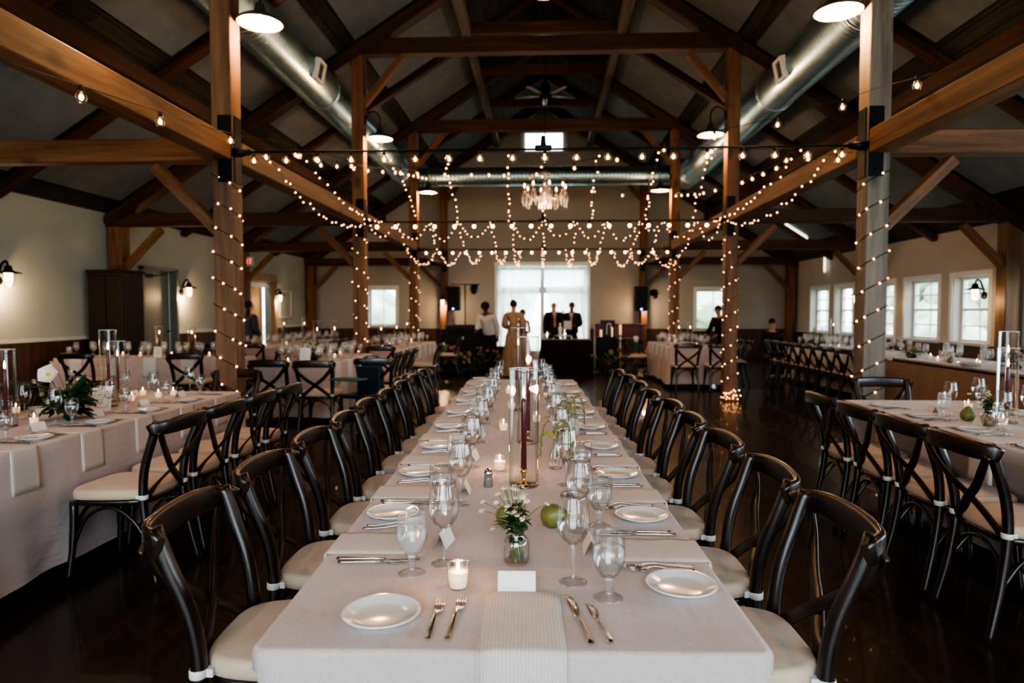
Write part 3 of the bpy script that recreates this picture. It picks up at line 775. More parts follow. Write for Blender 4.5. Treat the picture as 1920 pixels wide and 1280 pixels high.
# tie rods with turnbuckles
for i, (y, z) in enumerate(((6.25, 2.92), (10.9, 2.89), (15.5, 2.87))):
    o = thing('tie_rod', f'black steel tie rod across the nave at the {ROWN[i]} pair of posts', 'rod', (0, y, z))
    m = MB(); m.tube([(-2.9, 0, 0), (2.9, 0, 0)], .011, 8); m.build('rod', M['iron'], o)
    m = MB(); m.box((0, 0, .012), (.16, .035, .05), ch=.01); m.lathe([(.001, .0), (.028, 0), (.02, .09), (.001, .09)], (0, 0, .03), 8); m.build('turnbuckle', M['iron'], o)
    for sx in (-1, 1):
        m = MB(); m.lathe([(.001, 0), (.045, 0), (.045, .05), (.026, .16), (.001, .16)], (sx * 2.9, 0, 0), 10, rot=Euler((0, -sx * PI / 2, 0)).to_matrix()); m.build('end_coupler', M['iron'], o)

# ================================================================== DUCTS
def duct(label, p0, p1, r, vents=()):
    p0 = V(p0); p1 = V(p1); d = p1 - p0; L = d.length; z = d.normalized()
    x = V((0, 0, 1)).cross(z).normalized(); y = z.cross(x)
    Mx = Matrix((x, y, z)).transposed().to_4x4(); Mx.translation = p0
    o = thing('air_duct', label, 'duct'); o.matrix_basis = Mx
    m = MB(); m.lathe([(r, 0), (r, L)], seg=32); m.lathe([(.001, 0), (r, 0)], seg=32); m.lathe([(r, L), (.001, L)], seg=32)
    m.build('duct_pipe', M['duct'], o)
    n = int(L // 2.9)
    for i in range(1, n + 1):
        m = MB(); m.lathe([(r + .001, -.03), (r + .014, -.03), (r + .014, .03), (r + .001, .03)], (0, 0, i * 2.9), 32); m.build('duct_collar', M['metal'], o)
    for (zz, ang) in vents:
        rot = Euler((0, 0, ang)).to_matrix()
        m = MB(); w = .26; q = .035
        for cx, cz, sx_, sz_ in ((0, w / 2, w + q, q), (0, -w / 2, w + q, q), (w / 2, 0, q, w), (-w / 2, 0, q, w)):
            m.box(rot @ V((cx, -r - .02, 0)) + V((0, 0, zz + cz)), (sx_, .07, sz_), rot=rot)
        g = m.build('duct_vent', M['white_trim'], o)
        m = MB()
        m.box(rot @ V((0, -r + .005, 0)) + V((0, 0, zz)), (w, .03, w), 0, rot)
        for k in range(5): m.box(rot @ V((0, -r - .02, 0)) + V((0, 0, zz - .1 + k * .05)), (w, .01, .008), 0, rot)
        m.build('vent_grille', M['panel'], g)
    return o
duct('long spiral air duct above the cream-wall arcade', (-3.5, -3.9, 4.92), (-3.5, 17.2, 4.92), .30, ((13.5, R(-78)), ))
duct('long spiral air duct above the window-wall arcade', (3.55, -3.9, 4.80), (3.55, 17.2, 4.80), .30, ((13.4, R(78)), ))
duct('spiral air duct crossing the nave behind the chandelier', (-3.22, 17.0, 4.82), (3.26, 17.0, 4.82), .235)
# ================================================================== CHAIR
def make_chair():
    t = thing('crossback_chair', 'chair', 'chair')
    prof = rrect(.040, .037, .45, 3)
    for s in (-1, 1):
        pts = spline([(s * .20, -.27, 0), (s * .186, -.215, .25), (s * .182, -.190, .46), (s * .190, -.206, .62), (s * .203, -.258, .77), (s * .207, -.292, .868)], 5)
        m = MB(); sc = [.75 + .35 * min(1, i / 10) for i in range(len(pts))]
        m.sweep(pts, prof, up=V((0, -1, 0)), scales=sc)
        m.lathe([(.001, 0), (.008, 0), (.008, .006), (.001, .006)], (s * .205, -.305, .842), 8, 1, rot=Euler((PI / 2, 0, 0)).to_matrix())
        m.build('back_post', [M['chairwood'], M['steel']], t)
    # broad curved top rail whose ends wrap round the posts
    pts = []
    for i in range(25):
        a = -1 + 2 * i / 24; x = .222 * a
        pts.append((x, -.338 + .020 * a * a + .030 * abs(a) ** 12, .836 + .008 * (1 - a * a)))
    pts = [(-.236, -.262, .824)] + pts + [(.236, -.262, .824)]
    m = MB(); sc = [(1, .72)] + [(1, .80 + .2 * (1 - abs(-1 + 2 * i / 24) ** 3)) for i in range(25)] + [(1, .72)]
    m.sweep(pts, rrect(.024, .084, .48, 3), scales=sc); m.build('top_rail', M['chairwood'], t)
    for s in (-1, 1):
        pts = spline([(s * .222, -.312, .825), (s * .182, -.304, .755), (s * .095, -.272, .665), (0, -.240 - .006 * s, .592), (-s * .09, -.210, .522), (-s * .172, -.197, .458)], 5)
        m = MB(); m.sweep(pts, rrect(.012, .040, .4, 2), up=V((1, 0, .3)))
        m.build('cross_slat', M['chairwood'], t)
        m = MB(); m.tube(spline([(s * .185, .185, .445), (s * .188, .19, .25), (s * .205, .215, 0)], 4), [.021] * 5 + [.017] * 3 + [.013], 8); m.build('front_leg', M['chairwood'], t)
        m = MB(); m.tube(spline([(s * .186, .18, .24), (s * .182, .12, .36), (s * .178, 0, .415), (s * .18, -.12, .36), (s * .186, -.205, .25)], 5), .010, 6); m.build('side_hoop', M['chairwood'], t)
    for y, z in ((.19, 0), (-.205, 0)):
        m = MB(); m.tube(spline([(-.186, y, .23), (-.13, y * .97, .36), (0, y * .95, .415), (.13, y * .97, .36), (.186, y, .23)], 5), .010, 6); m.build('cross_hoop', M['chairwood'], t)
    # seat ring and cushion (rounded trapezoid)
    def outline(k, n=36):
        out = []
        for i in range(n):
            a = 2 * PI * i / n; c, s_ = math.cos(a), math.sin(a); e = .48
            x = (abs(c) ** e) * (1 if c > 0 else -1); y = (abs(s_) ** e) * (1 if s_ > 0 else -1)
            w = .205 + .022 * y; out.append((x * w * k, .005 + y * .205 * k))
        return out
    def slab(m, levels, mi=0):
        n = 36; vs = []
        for k, z in levels: vs += [(x, y, z) for x, y in outline(k)]
        fs = [(i * n + j, i * n + (j + 1) % n, (i + 1) * n + (j + 1) % n, (i + 1) * n + j) for i in range(len(levels) - 1) for j in range(n)]
        fs += [tuple(reversed(range(n))), tuple((len(levels) - 1) * n + j for j in range(n))]
        m.add(vs, fs, mi)
    m = MB(); slab(m, [(.93, .425), (.99, .43), (1, .445), (.99, .457), (.9, .46)]); m.build('seat', M['chairwood'], t)
    m = MB(); slab(m, [(.97, .458), (1.015, .461), (1.02, .478), (1.012, .498), (.985, .507), (.93, .510), (.5, .514), (.1, .515)]); c = m.build('seat_cushion', M['cushion'], t)
    for s in (-1, 1):
        m = MB(); m.lathe([(.024, -.012), (.0265, -.010), (.0265, .010), (.024, .012)], (s * .183, -.192, .474), 12, sy=.9)
        m.box((s * .178, -.168, .474), (.022, .03, .022)); m.build('cushion_strap', M['strap'], c)
    return t
chair = Kit(make_chair())

# ================================================================== TABLES
def tablecloth(name, L, W, top, bottom, mt, label, loc, rz=0, cat='tablecloth', folds=.014, group=None, seed=1, taper=.03, tuck=None):
    """L along local y from 0, W across, centred on x = 0"""
    rnd = random.Random(seed); m = MB(); rc = .02
    per = []
    def seg(p, q, n):
        for i in range(n): per.append((V(p).lerp(V(q), i / n), None))
    step = .045; hw = W / 2
    corners = [V((-hw, 0, 0)), V((hw, 0, 0)), V((hw, L, 0)), V((-hw, L, 0))]
    pts = []
    for k in range(4):
        a, b = corners[k], corners[(k + 1) % 4]; n = max(6, int((b - a).length / step)); d = (b - a).normalized(); nrm = V((d.y, -d.x, 0))
        for i in range(n + 1):
            f = i / n; p = a.lerp(b, f)
            if i == 0: p = a + d * rc
            if i == n: p = b - d * rc
            pts.append((p, nrm, min(f, 1 - f) * (b - a).length))
    n = len(pts); levels = [(-.012, 0), (-.003, -.003), (0, -.012), (.001, -.05)] ; H = top - bottom
    levels += [(None, -H * q) for q in (.15, .3, .45, .6, .75, .88, 1)]
    ph = [rnd.uniform(0, 6.28) for _ in range(4)]
    vs = []; acc = 0; arcs = []
    for i, (p, nr, e) in enumerate(pts):
        arcs.append(acc); acc += (pts[(i + 1) % n][0] - p).length
    for off, dz in levels:
        t = min(1, -dz / H)
        for i, (p, nr, e) in enumerate(pts):
            if off is None:
                s = arcs[i]; corner = math.exp(-(e / .12) ** 2)
                tp = taper if (tuck is None or abs(nr.x) < .5) else tuck
                o = tp * min(1, t * (2.2 if tp < 0 else 1)) + folds * t * (math.sin(s * 9 + ph[0]) + .6 * math.sin(s * 17 + ph[1]) + .5 * math.sin(s * 4.1 + ph[2])) + .07 * corner * t
            else: o = off
            q = p + nr * o
            if off is None and e < 1e-6:
                pass
            vs.append((q.x, q.y, top + dz))
    fs = [(i * n + j, i * n + (j + 1) % n, (i + 1) * n + (j + 1) % n, (i + 1) * n + j) for i in range(len(levels) - 1) for j in range(n)]
    fs = [tuple(reversed(f)) for f in fs]
    m.add(vs, fs, 0, True)
    m.f.append(tuple(range(n))); m.m.append(0); m.sm.append(False)
    o = m.build(name, mt, None, loc, rz); tag(o, label, cat, group); return o

def under_table(L, W, loc, rz, label, top=.76):
    t = thing('banquet_table', label, 'table', loc, rz)
    m = MB(); m.box((0, L / 2, top - .022), (W - .03, L - .03, .036), ch=.004); m.build('tabletop', M['cabinet'], t)
    for y in (.25, L - .25):
        for x in (-W / 2 + .33, W / 2 - .33):
            m = MB(); m.tube([(x, y, 0), (x, y, top - .04)], .016, 8); m.build('table_leg', M['iron'], t)
    return t

TAB = {}
def frame(loc, rz):
    Mx = Matrix.Rotation(rz, 4, 'Z'); Mx.translation = V(loc)
    return lambda u, v, z=0.0: (Mx @ V((u, v, z)))

H = .76
def table(key, loc, rz, L, W, mt, label, bottom=.05, seed=1, folds=.014, top=H, under=None, taper=.03, tuck=None):
    tablecloth('tablecloth', L, W, top, bottom, mt, label, (loc[0], loc[1], 0), rz, seed=seed, folds=folds, taper=taper, tuck=tuck)
    if under: under_table(L, W, (loc[0], loc[1], 0), rz, under, top - .002)
    TAB[key] = (frame((loc[0], loc[1], 0), rz), rz, L, W)

table('main', (-.061, 1.285), R(1.6), 5.36, 1.035, M['linen'], 'pale linen cloth over the long central banquet table', .06, 3, .008, tuck=-.22, under='long central banquet table under the pale linen cloth')
_mt = bpy.data.objects['tablecloth']
m = MB()
m.add([(-.004 + .03, .30, H), (.004 + .03, .30, H), (.004 + .03, 5.3, H), (-.004 + .03, 5.3, H), (.03, .32, H + .0022), (.03, 5.28, H + .0022)], [(0, 4, 5, 3), (4, 1, 2, 5), (0, 1, 4), (3, 5, 2)], 0, True)
for v_ in (1.38, 2.75, 4.1): m.add([(-.45, v_ - .005, H), (.45, v_ - .005, H), (.45, v_ + .005, H), (-.45, v_ + .005, H), (-.44, v_, H + .002), (.44, v_, H + .002)], [(0, 1, 5, 4), (4, 5, 2, 3), (0, 4, 3), (1, 2, 5)], 0, True)
link('pressed_fold', m.mesh('pressed_fold', M['linen']), _mt)
table('left', (-3.03, 2.75), 0, 2.77, 1.0, M['linen'], 'linen cloth over the banquet table with the number 7 frame', .11, 5, .012, under='banquet table under the cloth with the number 7 frame')
table('right', (2.78, 2.35), 0, 2.85, 1.0, M['linen'], 'linen cloth over the banquet table in front of the plank side table', .11, 6, .008, tuck=-.18, under='banquet table on the window side under a linen cloth')
table('l2a', (-3.2, 8.45), 0, 2.25, .95, M['linen'], 'cloth of the banquet table behind the first cream-wall post with the white table number', .08, 8, .022)
table('l2b', (-2.98, 11.4), R(-1.2), 3.8, .95, M['linen'], 'pale cloth of the long table behind the second cream-wall post', .08, 9, .02)
table('l3', (-5.74, 9.38), 0, .72, 2.7, M['linen'], 'cloth of the crosswise table by the dark cabinet', .08, 10, .02)
table('l4', (-5.3, 12.2), 0, 4.2, .95, M['linen'], 'cloth of the far table by the pine doorway', .08, 11, .02)
table('r2', (2.85, 12.65), 0, 2.72, .95, M['linen'], 'pale cloth of the table behind the second window-wall post', .08, 12, .02)
table('r3a', (5.62, 6.6), 0, 3.75, .95, M['linen_tan'], 'tan skirted serving table under the side windows', .08, 13, .012, top=H - .002)
tablecloth('table_runner', 3.77, .97, H + .002, H - .045, M['linen_white'], 'white cloth topping the tan skirted serving table', (5.62, 6.59, 0), 0, 'tablecloth', folds=0, taper=0)
table('r3b', (5.6, 10.75), 0, 3.5, .95, M['linen_white'], 'white cloth of the far table lined with chairs under the windows', .08, 14, .025)
table('head', (.57, 16.1), 0, .95, 1.22, M['burgundy'], 'burgundy cloth over the high table before the two suited men', .04, 15, .03)
table('dj', (-2.05, 17.75), 0, .6, 1.3, M['suit'], 'black cloth over the equipment table beside the person in a white shirt', .04, 16, .015, top=.98)

# ---- chairs
def seat(x, y, rz, label, group=None): return chair.put((x, y, 0), rz, label, group)
fm, rzm, _, _ = TAB['main']
for k in range(9):
    p = fm(-.640 + random.uniform(-.012, .012), .63 + .555 * k + random.uniform(-.012, .012))
    seat(p.x, p.y, rzm - PI / 2 + random.uniform(-.03, .03), f'{ORD[k]} dark crossback chair from the near end, on the cream-wall side of the central table')
    p = fm(.622 + random.uniform(-.012, .012), .60 + .555 * k + random.uniform(-.012, .012))
    seat(p.x, p.y, rzm + PI / 2 + random.uniform(-.03, .03), f'{ORD[k]} dark crossback chair from the near end, on the window side of the central table')
for k in range(4):
    seat(-2.24, 3.52 + .50 * k, PI / 2 + random.uniform(-.04, .04), f'{ORD[k]} crossback chair from the near end, on the aisle side of the number 7 table')
    seat(-3.82, 3.5 + .52 * k, -PI / 2, f'{ORD[k]} crossback chair from the near end, behind the number 7 table by the wall')
    seat(2.17, 3.10 + .50 * k, -PI / 2 + random.uniform(-.04, .04), f'{ORD[k]} crossback chair from the near end, on the aisle side of the window-side table')
seat(-2.88, 5.92, PI, 'crossback chair at the far end of the number 7 table, before the wrapped post')
seat(2.80, 5.40, PI, 'crossback chair at the far end of the window-side table, before the wrapped post')
seat(4.35, 6.15, R(10), 'dark crossback chair standing alone by the end of the tan skirted table')
seat(-2.60, 7.75, R(2), 'crossback chair with a cream seat facing the white table number')
seat(-3.12, 7.8, R(-3), 'crossback chair beside the first wrapped post, facing the table with the white number')
seat(-6.25, 8.98, 0, 'lone crossback chair before the crosswise table, by the dark cabinet')
seat(-4.78, 8.98, R(5), 'crossback chair at the arcade end of the crosswise table')
seat(-4.10, 9.74, R(88), 'crossback chair turned toward the end of the crosswise table')
for k in range(3): seat(-2.30, 9.35 + .55 * k, PI / 2 + R(4), f'{ORD[k]} crossback chair along the aisle side of the table with the white number')
for k in range(2): seat(-2.12, 12.0 + 2.9 * k, PI / 2, f'{ORD[k]} chair from the near end along the table behind the second cream-wall post')
seat(-2.62, 11.0, 0, 'crossback chair at the near end of the table behind the second cream-wall post')
for k in range(2): seat(-5.7 + .62 * k, 11.75, 0, f'{["outer", "inner"][k]} one of two chairs heading the far table by the pine doorway')
for k in range(5): seat(-4.45, 12.6 + .62 * k, PI / 2, f'{ORD[k]} chair from the near end beside the far table by the pine doorway')
seat(2.52, 12.05, 0, 'crossback chair heading the table behind the second window-wall post, nave side')
seat(3.12, 12.1, 0, 'crossback chair hidden behind the second window-wall post, heading the long table')
for k in range(1): seat(2.02, 14.6 + .60 * k, -PI / 2, 'single crossback chair on the nave side of the second window-wall post table')
for k in range(3): seat(3.68, 13.2 + .62 * k, PI / 2, f'{ORD[k]} chair from the near end far side of the second window-wall post table')
for k in range(8): seat(4.81, 10.35 + .46 * k, -PI / 2 + R(3), f'{ORD[k]} of the eight chairs lined along the far window-wall table')
for k in range(4): seat(6.38, 7.0 + .75 * k, PI / 2, f'{ORD[k]} chair on the window side of the tan skirted serving table')
seat(5.1, 14.9, PI, 'chair of the seated person at the far window-wall table')

# ================================================================== TABLEWARE PROTOTYPES
def kit(name, cat, parts):
    if len(parts) == 1:
        o = link(name, parts[0][1]); tag(o, name, cat); return Kit(o)
    t = thing(name, name, cat)
    for pn, me in parts: link(pn, me, t)
    return Kit(t)

def glass_mesh(prof_bowl, prof_foot, seg=28, bm='glass'):
    m = MB(); m.lathe(prof_bowl, seg=seg, mi=0); m.lathe(prof_foot, seg=seg, mi=1)
    return m.mesh('glass', [M[bm], M['solidglass']])
foot = [(.034, 0), (.035, .0015), (.030, .003), (.012, .006), (.0055, .012), (.0040, .022)]
wine_bowl = [(.004, .095), (.014, .099), (.025, .108), (.035, .124), (.0405, .145), (.041, .160), (.038, .185), (.0325, .212), (.0315, .2225), (.0308, .2225), (.0318, .212)]
wine_foot = foot + [(.0036, .06), (.0040, .088), (.007, .095), (.010, .0975), (.006, .1000), (.001, .1005)]
gob_bowl = [(.006, .048), (.018, .054), (.029, .068), (.036, .088), (.0385, .108), (.0375, .130), (.0355, .152), (.0358, .155), (.0345, .155), (.0348, .150)]
gob_foot = [(.033, 0), (.0345, .002), (.030, .0045), (.014, .009), (.008, .016), (.011, .022), (.0075, .030), (.009, .040), (.012, .048), (.010, .051), (.001, .052)]
wine = kit('wine_glass', 'wine glass', [('bowl', MB().lathe(wine_bowl, seg=28).mesh('bowl', M['glass'])), ('stem', MB().lathe(wine_foot, seg=20).mesh('stem', M['solidglass']))])
gob_w = MB(); gob_w.lathe([(.001, .0525), (.017, .0555), (.0275, .069), (.0345, .089), (.037, .108), (.0365, .122), (.001, .1225)], seg=24)
goblet = kit('water_goblet', 'goblet', [('bowl', MB().lathe(gob_bowl, seg=28).mesh('bowl', M['glass'])), ('stem', MB().lathe(gob_foot, seg=20).mesh('stem', M['solidglass'])), ('water', gob_w.mesh('water', M['water']))])
frosty = kit('water_goblet', 'goblet', [('bowl', MB().lathe(gob_bowl, seg=28).mesh('bowl', M['frost'])), ('stem', MB().lathe(gob_foot, seg=20).mesh('stem', M['solidglass'])), ('water', gob_w.mesh('water', M['water']))])
far_wine = Kit(tag(link('wine_glass', MB().lathe(wine_bowl, seg=14).lathe(foot + [(.004, .09), (.004, .096)], seg=8).mesh('far_glass', M['frost'])), 'x', 'wine glass'))
far_gob = Kit(tag(link('water_goblet', MB().lathe(gob_bowl, seg=14).lathe(gob_foot, seg=8).mesh('far_goblet', M['frost'])), 'x', 'goblet'))
plate = kit('side_plate', 'plate', [('plate', MB().lathe([(.001, .004), (.045, .004), (.050, .0), (.053, .0), (.056, .004), (.078, .0125), (.0845, .0165), (.0855, .0185), (.0840, .0195), (.078, .0175), (.058, .0095), (.052, .008), (.001, .0078)], seg=48).mesh('plate', M['china']))])

def fork_mesh(L=.2):
    m = MB(); k = L / .2
    path = [(0, 0, .004), (0, .03 * k, .0045), (0, .07 * k, .008), (0, .105 * k, .0125), (0, .125 * k, .0115), (0, .138 * k, .007)]
    m.sweep(spline(path, 4), rrect(.011, .0032, .4, 2), scales=[(1.15 - .055 * min(i, 12), 1) for i in range(21)])
    pp = spline([(0, .134 * k, .008), (0, .142 * k, .0052), (0, .152 * k, .0045)], 3); m.sweep(pp, rrect(.022, .0018, .4, 2), scales=[(.45, 1), (.75, 1), (.95, 1), (1, 1), (1, 1), (1, 1), (1, 1)])
    for i in range(4):
        x = -.0093 + .0062 * i
        m.sweep([(x, .150 * k, .0045), (x, .175 * k, .0055), (x * .95, .198 * k, .0105)], rrect(.0031, .0018, .3, 1), scales=[1, 1, .6])
    return m.mesh('fork', M['steel'])
def knife_mesh(L=.23, bl=.1):
    m = MB(); h = L - bl
    m.sweep(spline([(0, 0, .004), (0, h * .5, .0045), (0, h, .004)], 4), rrect(.0125, .005, .45, 2), scales=[(1 - .05 * i, 1) for i in range(9)])
    v = []
    ys = [0, .1, .35, .7, .88, 1]; ws = [.009, .012, .017, .018, .014, .002]
    for yy, w in zip(ys, ws): v += [(-.007, h + bl * yy, .0045), (-.007 + w, h + bl * yy, .0045), (-.007, h + bl * yy, .0030), (-.007 + w, h + bl * yy, .0036)]
    fs = []
    for i in range(5):
        a = i * 4; b = a + 4; fs += [(a, a + 1, b + 1, b), (a + 2, b + 2, b + 3, a + 3), (a, b, b + 2, a + 2), (a + 1, a + 3, b + 3, b + 1)]
    fs += [(0, 2, 3, 1), (20, 21, 23, 22)]
    m.add(v, fs); return m.mesh('knife', M['steel'])
fork_l = kit('dinner_fork', 'fork', [('f', fork_mesh(.2))]); fork_s = kit('salad_fork', 'fork', [('f', fork_mesh(.178))])
knife_l = kit('dinner_knife', 'knife', [('k', knife_mesh(.235, .11))]); knife_s = kit('butter_knife', 'knife', [('k', knife_mesh(.185, .075))])

def napkin_mesh(Lin, hang, W=.175, over=.001):
    # local y: from the table edge (0) inward; hangs down at y < 0
    prof = [(Lin + .006, .0018), (Lin + .001, .005)]; n = 8
    for i in range(n): prof.append((Lin * (1 - (i + 1) / n) + .012 * (i == n - 1), .0065 + .001 * math.sin(i * 1.7)))
    prof += [(.002, .006), (-.006, .001), (-.009, -.012)]
    for i in range(1, 7): prof.append((-.011 - .006 * i / 6 * 1.2, -.012 - hang * i / 6))
    nx = 10; vs = []; m = MB()
    for side in (0, 1):
        for (y, z) in prof:
            for i in range(nx + 1):
                x = -W / 2 + W * i / nx; edge = 1 - (abs(2 * i / nx - 1) ** 6)
                if side == 0: yy, zz = y, z
                else:
                    if y > 0: yy, zz = min(y, Lin + .004), over
                    else: yy, zz = max(y + .009, -.004) if z < -.005 else y + .004, min(z, over)
                dz = -.004 * (1 - edge) if side == 0 and y > 0 else 0
                flare = 1 + (.06 * max(0, -z) / max(hang, .01))
                vs.append((x * flare, yy, zz + dz))
    r = len(prof); q = nx + 1; fs = []
    for i in range(r - 1):
        for j in range(nx):
            fs.append((i * q + j, i * q + j + 1, (i + 1) * q + j + 1, (i + 1) * q + j)); o = r * q
            fs.append((o + i * q + j, o + (i + 1) * q + j, o + (i + 1) * q + j + 1, o + i * q + j + 1))
    o = r * q
    for i in range(r - 1):
        fs.append((i * q, (i + 1) * q, o + (i + 1) * q, o + i * q)); fs.append((i * q + nx, o + i * q + nx, o + (i + 1) * q + nx, (i + 1) * q + nx))
    for j in range(nx):
        fs.append((j, o + j, o + j + 1, j + 1)); a = (r - 1) * q; fs.append((a + j, a + j + 1, o + a + j + 1, o + a + j))
    m.add(vs, [tuple(reversed(f)) for f in fs]); return m.mesh('napkin', M['napkin'])
napk_head = kit('folded_napkin', 'napkin', [('n', napkin_mesh(.275, .24))])
napk = kit('folded_napkin', 'napkin', [('n', napkin_mesh(.25, .2))])

def card_parts(w=.09, h=.045):
    m = MB(); d = .02; t = .0008
    m.add([(-w / 2, -d, 0), (w / 2, -d, 0), (w / 2, 0, h), (-w / 2, 0, h), (w / 2, d, 0), (-w / 2, d, 0)], [(0, 1, 2, 3), (3, 2, 4, 5)], 0, False)
    k = MB(); x = -w * .40; nrm = V((0, -h, d)).normalized() * .0006
    def P(xx, s): return V((xx, -d * (1 - s), h * s)) + nrm
    for wd in (6, 4):       # faint handwriting along the lower corner
        pts = [P(x + i * .0022, .20 + .07 * ((i * 7 % 5) / 5)) for i in range(wd * 2)]
        k.tube(pts, .0003, 3); x += wd * .0046 + .004
    return [('card', m.mesh('card', M['card'])), ('handwriting', k.mesh('handwriting', M['ink']))]
card = kit('place_card', 'place card', card_parts())

def votive_kit():
    t = thing('votive_candle', 'v', 'candle')
    link('glass_cup', MB().lathe([(.001, .002), (.021, .002), (.022, .004), (.0275, .060), (.0280, .062), (.0268, .062), (.0262, .058)], seg=24).mesh('cup', M['glass']), t)
    w = link('wax', MB().lathe([(.001, .006), (.0205, .006), (.0245, .042), (.001, .040)], seg=24).mesh('wax', M['wax']), t)
    link('flame', MB().lathe([(.001, .0), (.0035, .005), (.0042, .010), (.0028, .018), (.0004, .028)], (0, 0, .044), 10).mesh('flame', M['flame']), w)
    return Kit(t)
votive = votive_kit()

def taper_kit(h, r, ch, double=True):
    t = thing('hurricane_vase', 'h', 'candle holder')
    link('glass_cylinder', MB().lathe([(.001, .004), (r - .004, .004), (r, .008), (r, h - .002), (r + .0005, h), (r - .0025, h), (r - .0025, h - .004)], seg=36).mesh('cyl', M['glass_cyl']), t)
    link('glass_base', MB().lathe([(.001, .002), (r - .001, .002), (r, .0), (r + .001, .004), (r, .008)], seg=36).mesh('base', M['glass_cyl']), t)
    link('glass_rim', MB().tube([(r * math.cos(a), r * math.sin(a), h) for a in [2 * PI * i / 36 for i in range(36)]], .0017, 6, closed=True).mesh('rim', M['rim']), t)
    link('candle_holder', MB().lathe([(.001, .007), (.028, .007), (.028, .010), (.009, .014), (.0065, .03), (.0085, .045), (.012, .05), (.0125, .065), (.001, .066)], seg=20).mesh('holder', M['brass']), t)
    c = link('taper_candle', MB().lathe([(.001, .055), (.0115, .06), (.0095, ch - .01), (.006, ch), (.001, ch + .002)], seg=16).mesh('taper', M['wax_red']), t)
    link('flame', MB().lathe([(.001, .0), (.0045, .008), (.0058, .016), (.0040, .030), (.0004, .048)], (0, 0, ch + .004), 10).mesh('tflame', M['flame']), c)
    return Kit(t)
vase_a = taper_kit(.45, .056, .335); vase_b = taper_kit(.54, .055, .40); vase_c = taper_kit(.56, .05, .44)
# ================================================================== LAYING THE TABLES
def J(a): return random.uniform(-a, a)
def place_side(T_, rz, W, v, s, k, tail, far_side=None, near=True, napkin_in=.25, order=1, skip=(), frosted=None):
    """One cover at the long side: s = -1/+1 side of the table, v along; order=+1: forks and plate towards +v when s<0."""
    o = order
    def P(u, vv, z=H): return T_(u, vv, z)
    hw = W / 2; e = s * hw
    r_in = rz + (-PI / 2 if s < 0 else PI / 2)         # local +y pointing inwards
    nm = lambda d: f'{d}, {ORD[k]} setting from the near end, {tail}'
    napk.put(P(e, v + J(.008), H), r_in + J(.02), nm('folded napkin'))
    plate.put(P(e - s * .115, v + o * .26 + J(.008), H + .0005), J(3), nm('white plate'))
    fork_l.put(P(e - s * .05, v + o * .125, H), r_in + J(.05), nm('dinner fork'))
    fork_s.put(P(e - s * .055, v + o * .155, H), r_in + J(.05), nm('salad fork'))
    knife_l.put(P(e - s * .04, v - o * .125, H), r_in + J(.04), nm('dinner knife'))
    knife_s.put(P(e - s * .05, v - o * .150, H), r_in + J(.04), nm('butter knife'))
    g = frosty if (frosted if frosted is not None else random.random() < .5) else goblet
    g.put(P(e - s * .262 + J(.006), v - o * .22 + J(.008), H), J(3), nm('water goblet'), scale=1.0)
    wine.put(P(e - s * .325 + J(.006), v - o * .155 + J(.008), H), J(3), nm('empty wine glass'))
    card.put(P(e - s * .315 + J(.01), v + J(.01), H), r_in + J(.2), nm('white place card'))

Tm, rm, Lm, Wm = TAB['main']
for k in range(9):
    place_side(Tm, rm, Wm, .611 + .555 * k, -1, k, 'cream-wall side of the central table', order=1, frosted=(k % 2 == 0))
    place_side(Tm, rm, Wm, .571 + .555 * k, 1, k, 'window side of the central table', order=-1, frosted=(k % 3 == 2))
# the cover at the near end, facing down the table
E_ = 'at the near end setting of the central table'
napk_head.put(Tm(.022, 0, H), rm, 'white waffle napkin hanging over the near end of the central table')
plate.put(Tm(-.285, .142, H + .0005), 0, 'white side plate left of the two upright forks at the near end')
fork_l.put(Tm(-.130, .045, H), rm - R(4), 'inner of the two forks beside the napkin at the near end')
fork_s.put(Tm(-.170, .045, H), rm - R(2), 'outer of the two forks beside the plate at the near end')
knife_l.put(Tm(.160, .028, H), rm + R(8), 'table knife next to the napkin at the near end')
knife_s.put(Tm(.200, .033, H), rm + R(9), 'short butter knife outside the table knife at the near end')
wine.put(Tm(.146, .345, H), 0, 'tall empty wine glass behind the knives at the near end')
goblet.put(Tm(.222, .255, H), 0, 'clear goblet of water beside the knives at the near end')
card.put(Tm(.008, .300, H), rm, 'white place card behind the waffle napkin at the near end')
plate_near = None

# centre of the main table
def u_at(x, y):
    q = V((x + .061, y - 1.285)); c, s = math.cos(-rm), math.sin(-rm); return (q.x * c - q.y * s, q.x * s + q.y * c)
votive.put((-.203, 1.585, H), 0, 'lit votive candle in front of the goblet at the near end')
votive.put((-.180, 2.79, H), 0, 'lit votive candle beside the tall glass cylinder of the central table')
votive.put((-.078, 2.06, H), .5, 'lit votive candle hidden among the chamomile and pears')
vase_a.put(Tm(.024, 1.27, H), 0, 'clear glass cylinder with a burgundy taper, in front of the others on the central table')
vase_b.put(Tm(.045, 2.12, H), 0, 'second glass cylinder with a lit taper along the central table')
vase_c.put(Tm(-.015, 3.25, H), 0, 'third glass cylinder with a lit taper along the central table')
for i, (u, v) in enumerate(((-.09, 2.45), (.10, 2.75), (-.06, 3.3), (.12, 3.75), (-.10, 4.15), (.06, 4.55))):
    votive.put(Tm(u, v, H), 0, f'small lit votive candle, {ORD[i]} beyond the second cylinder of the central table')

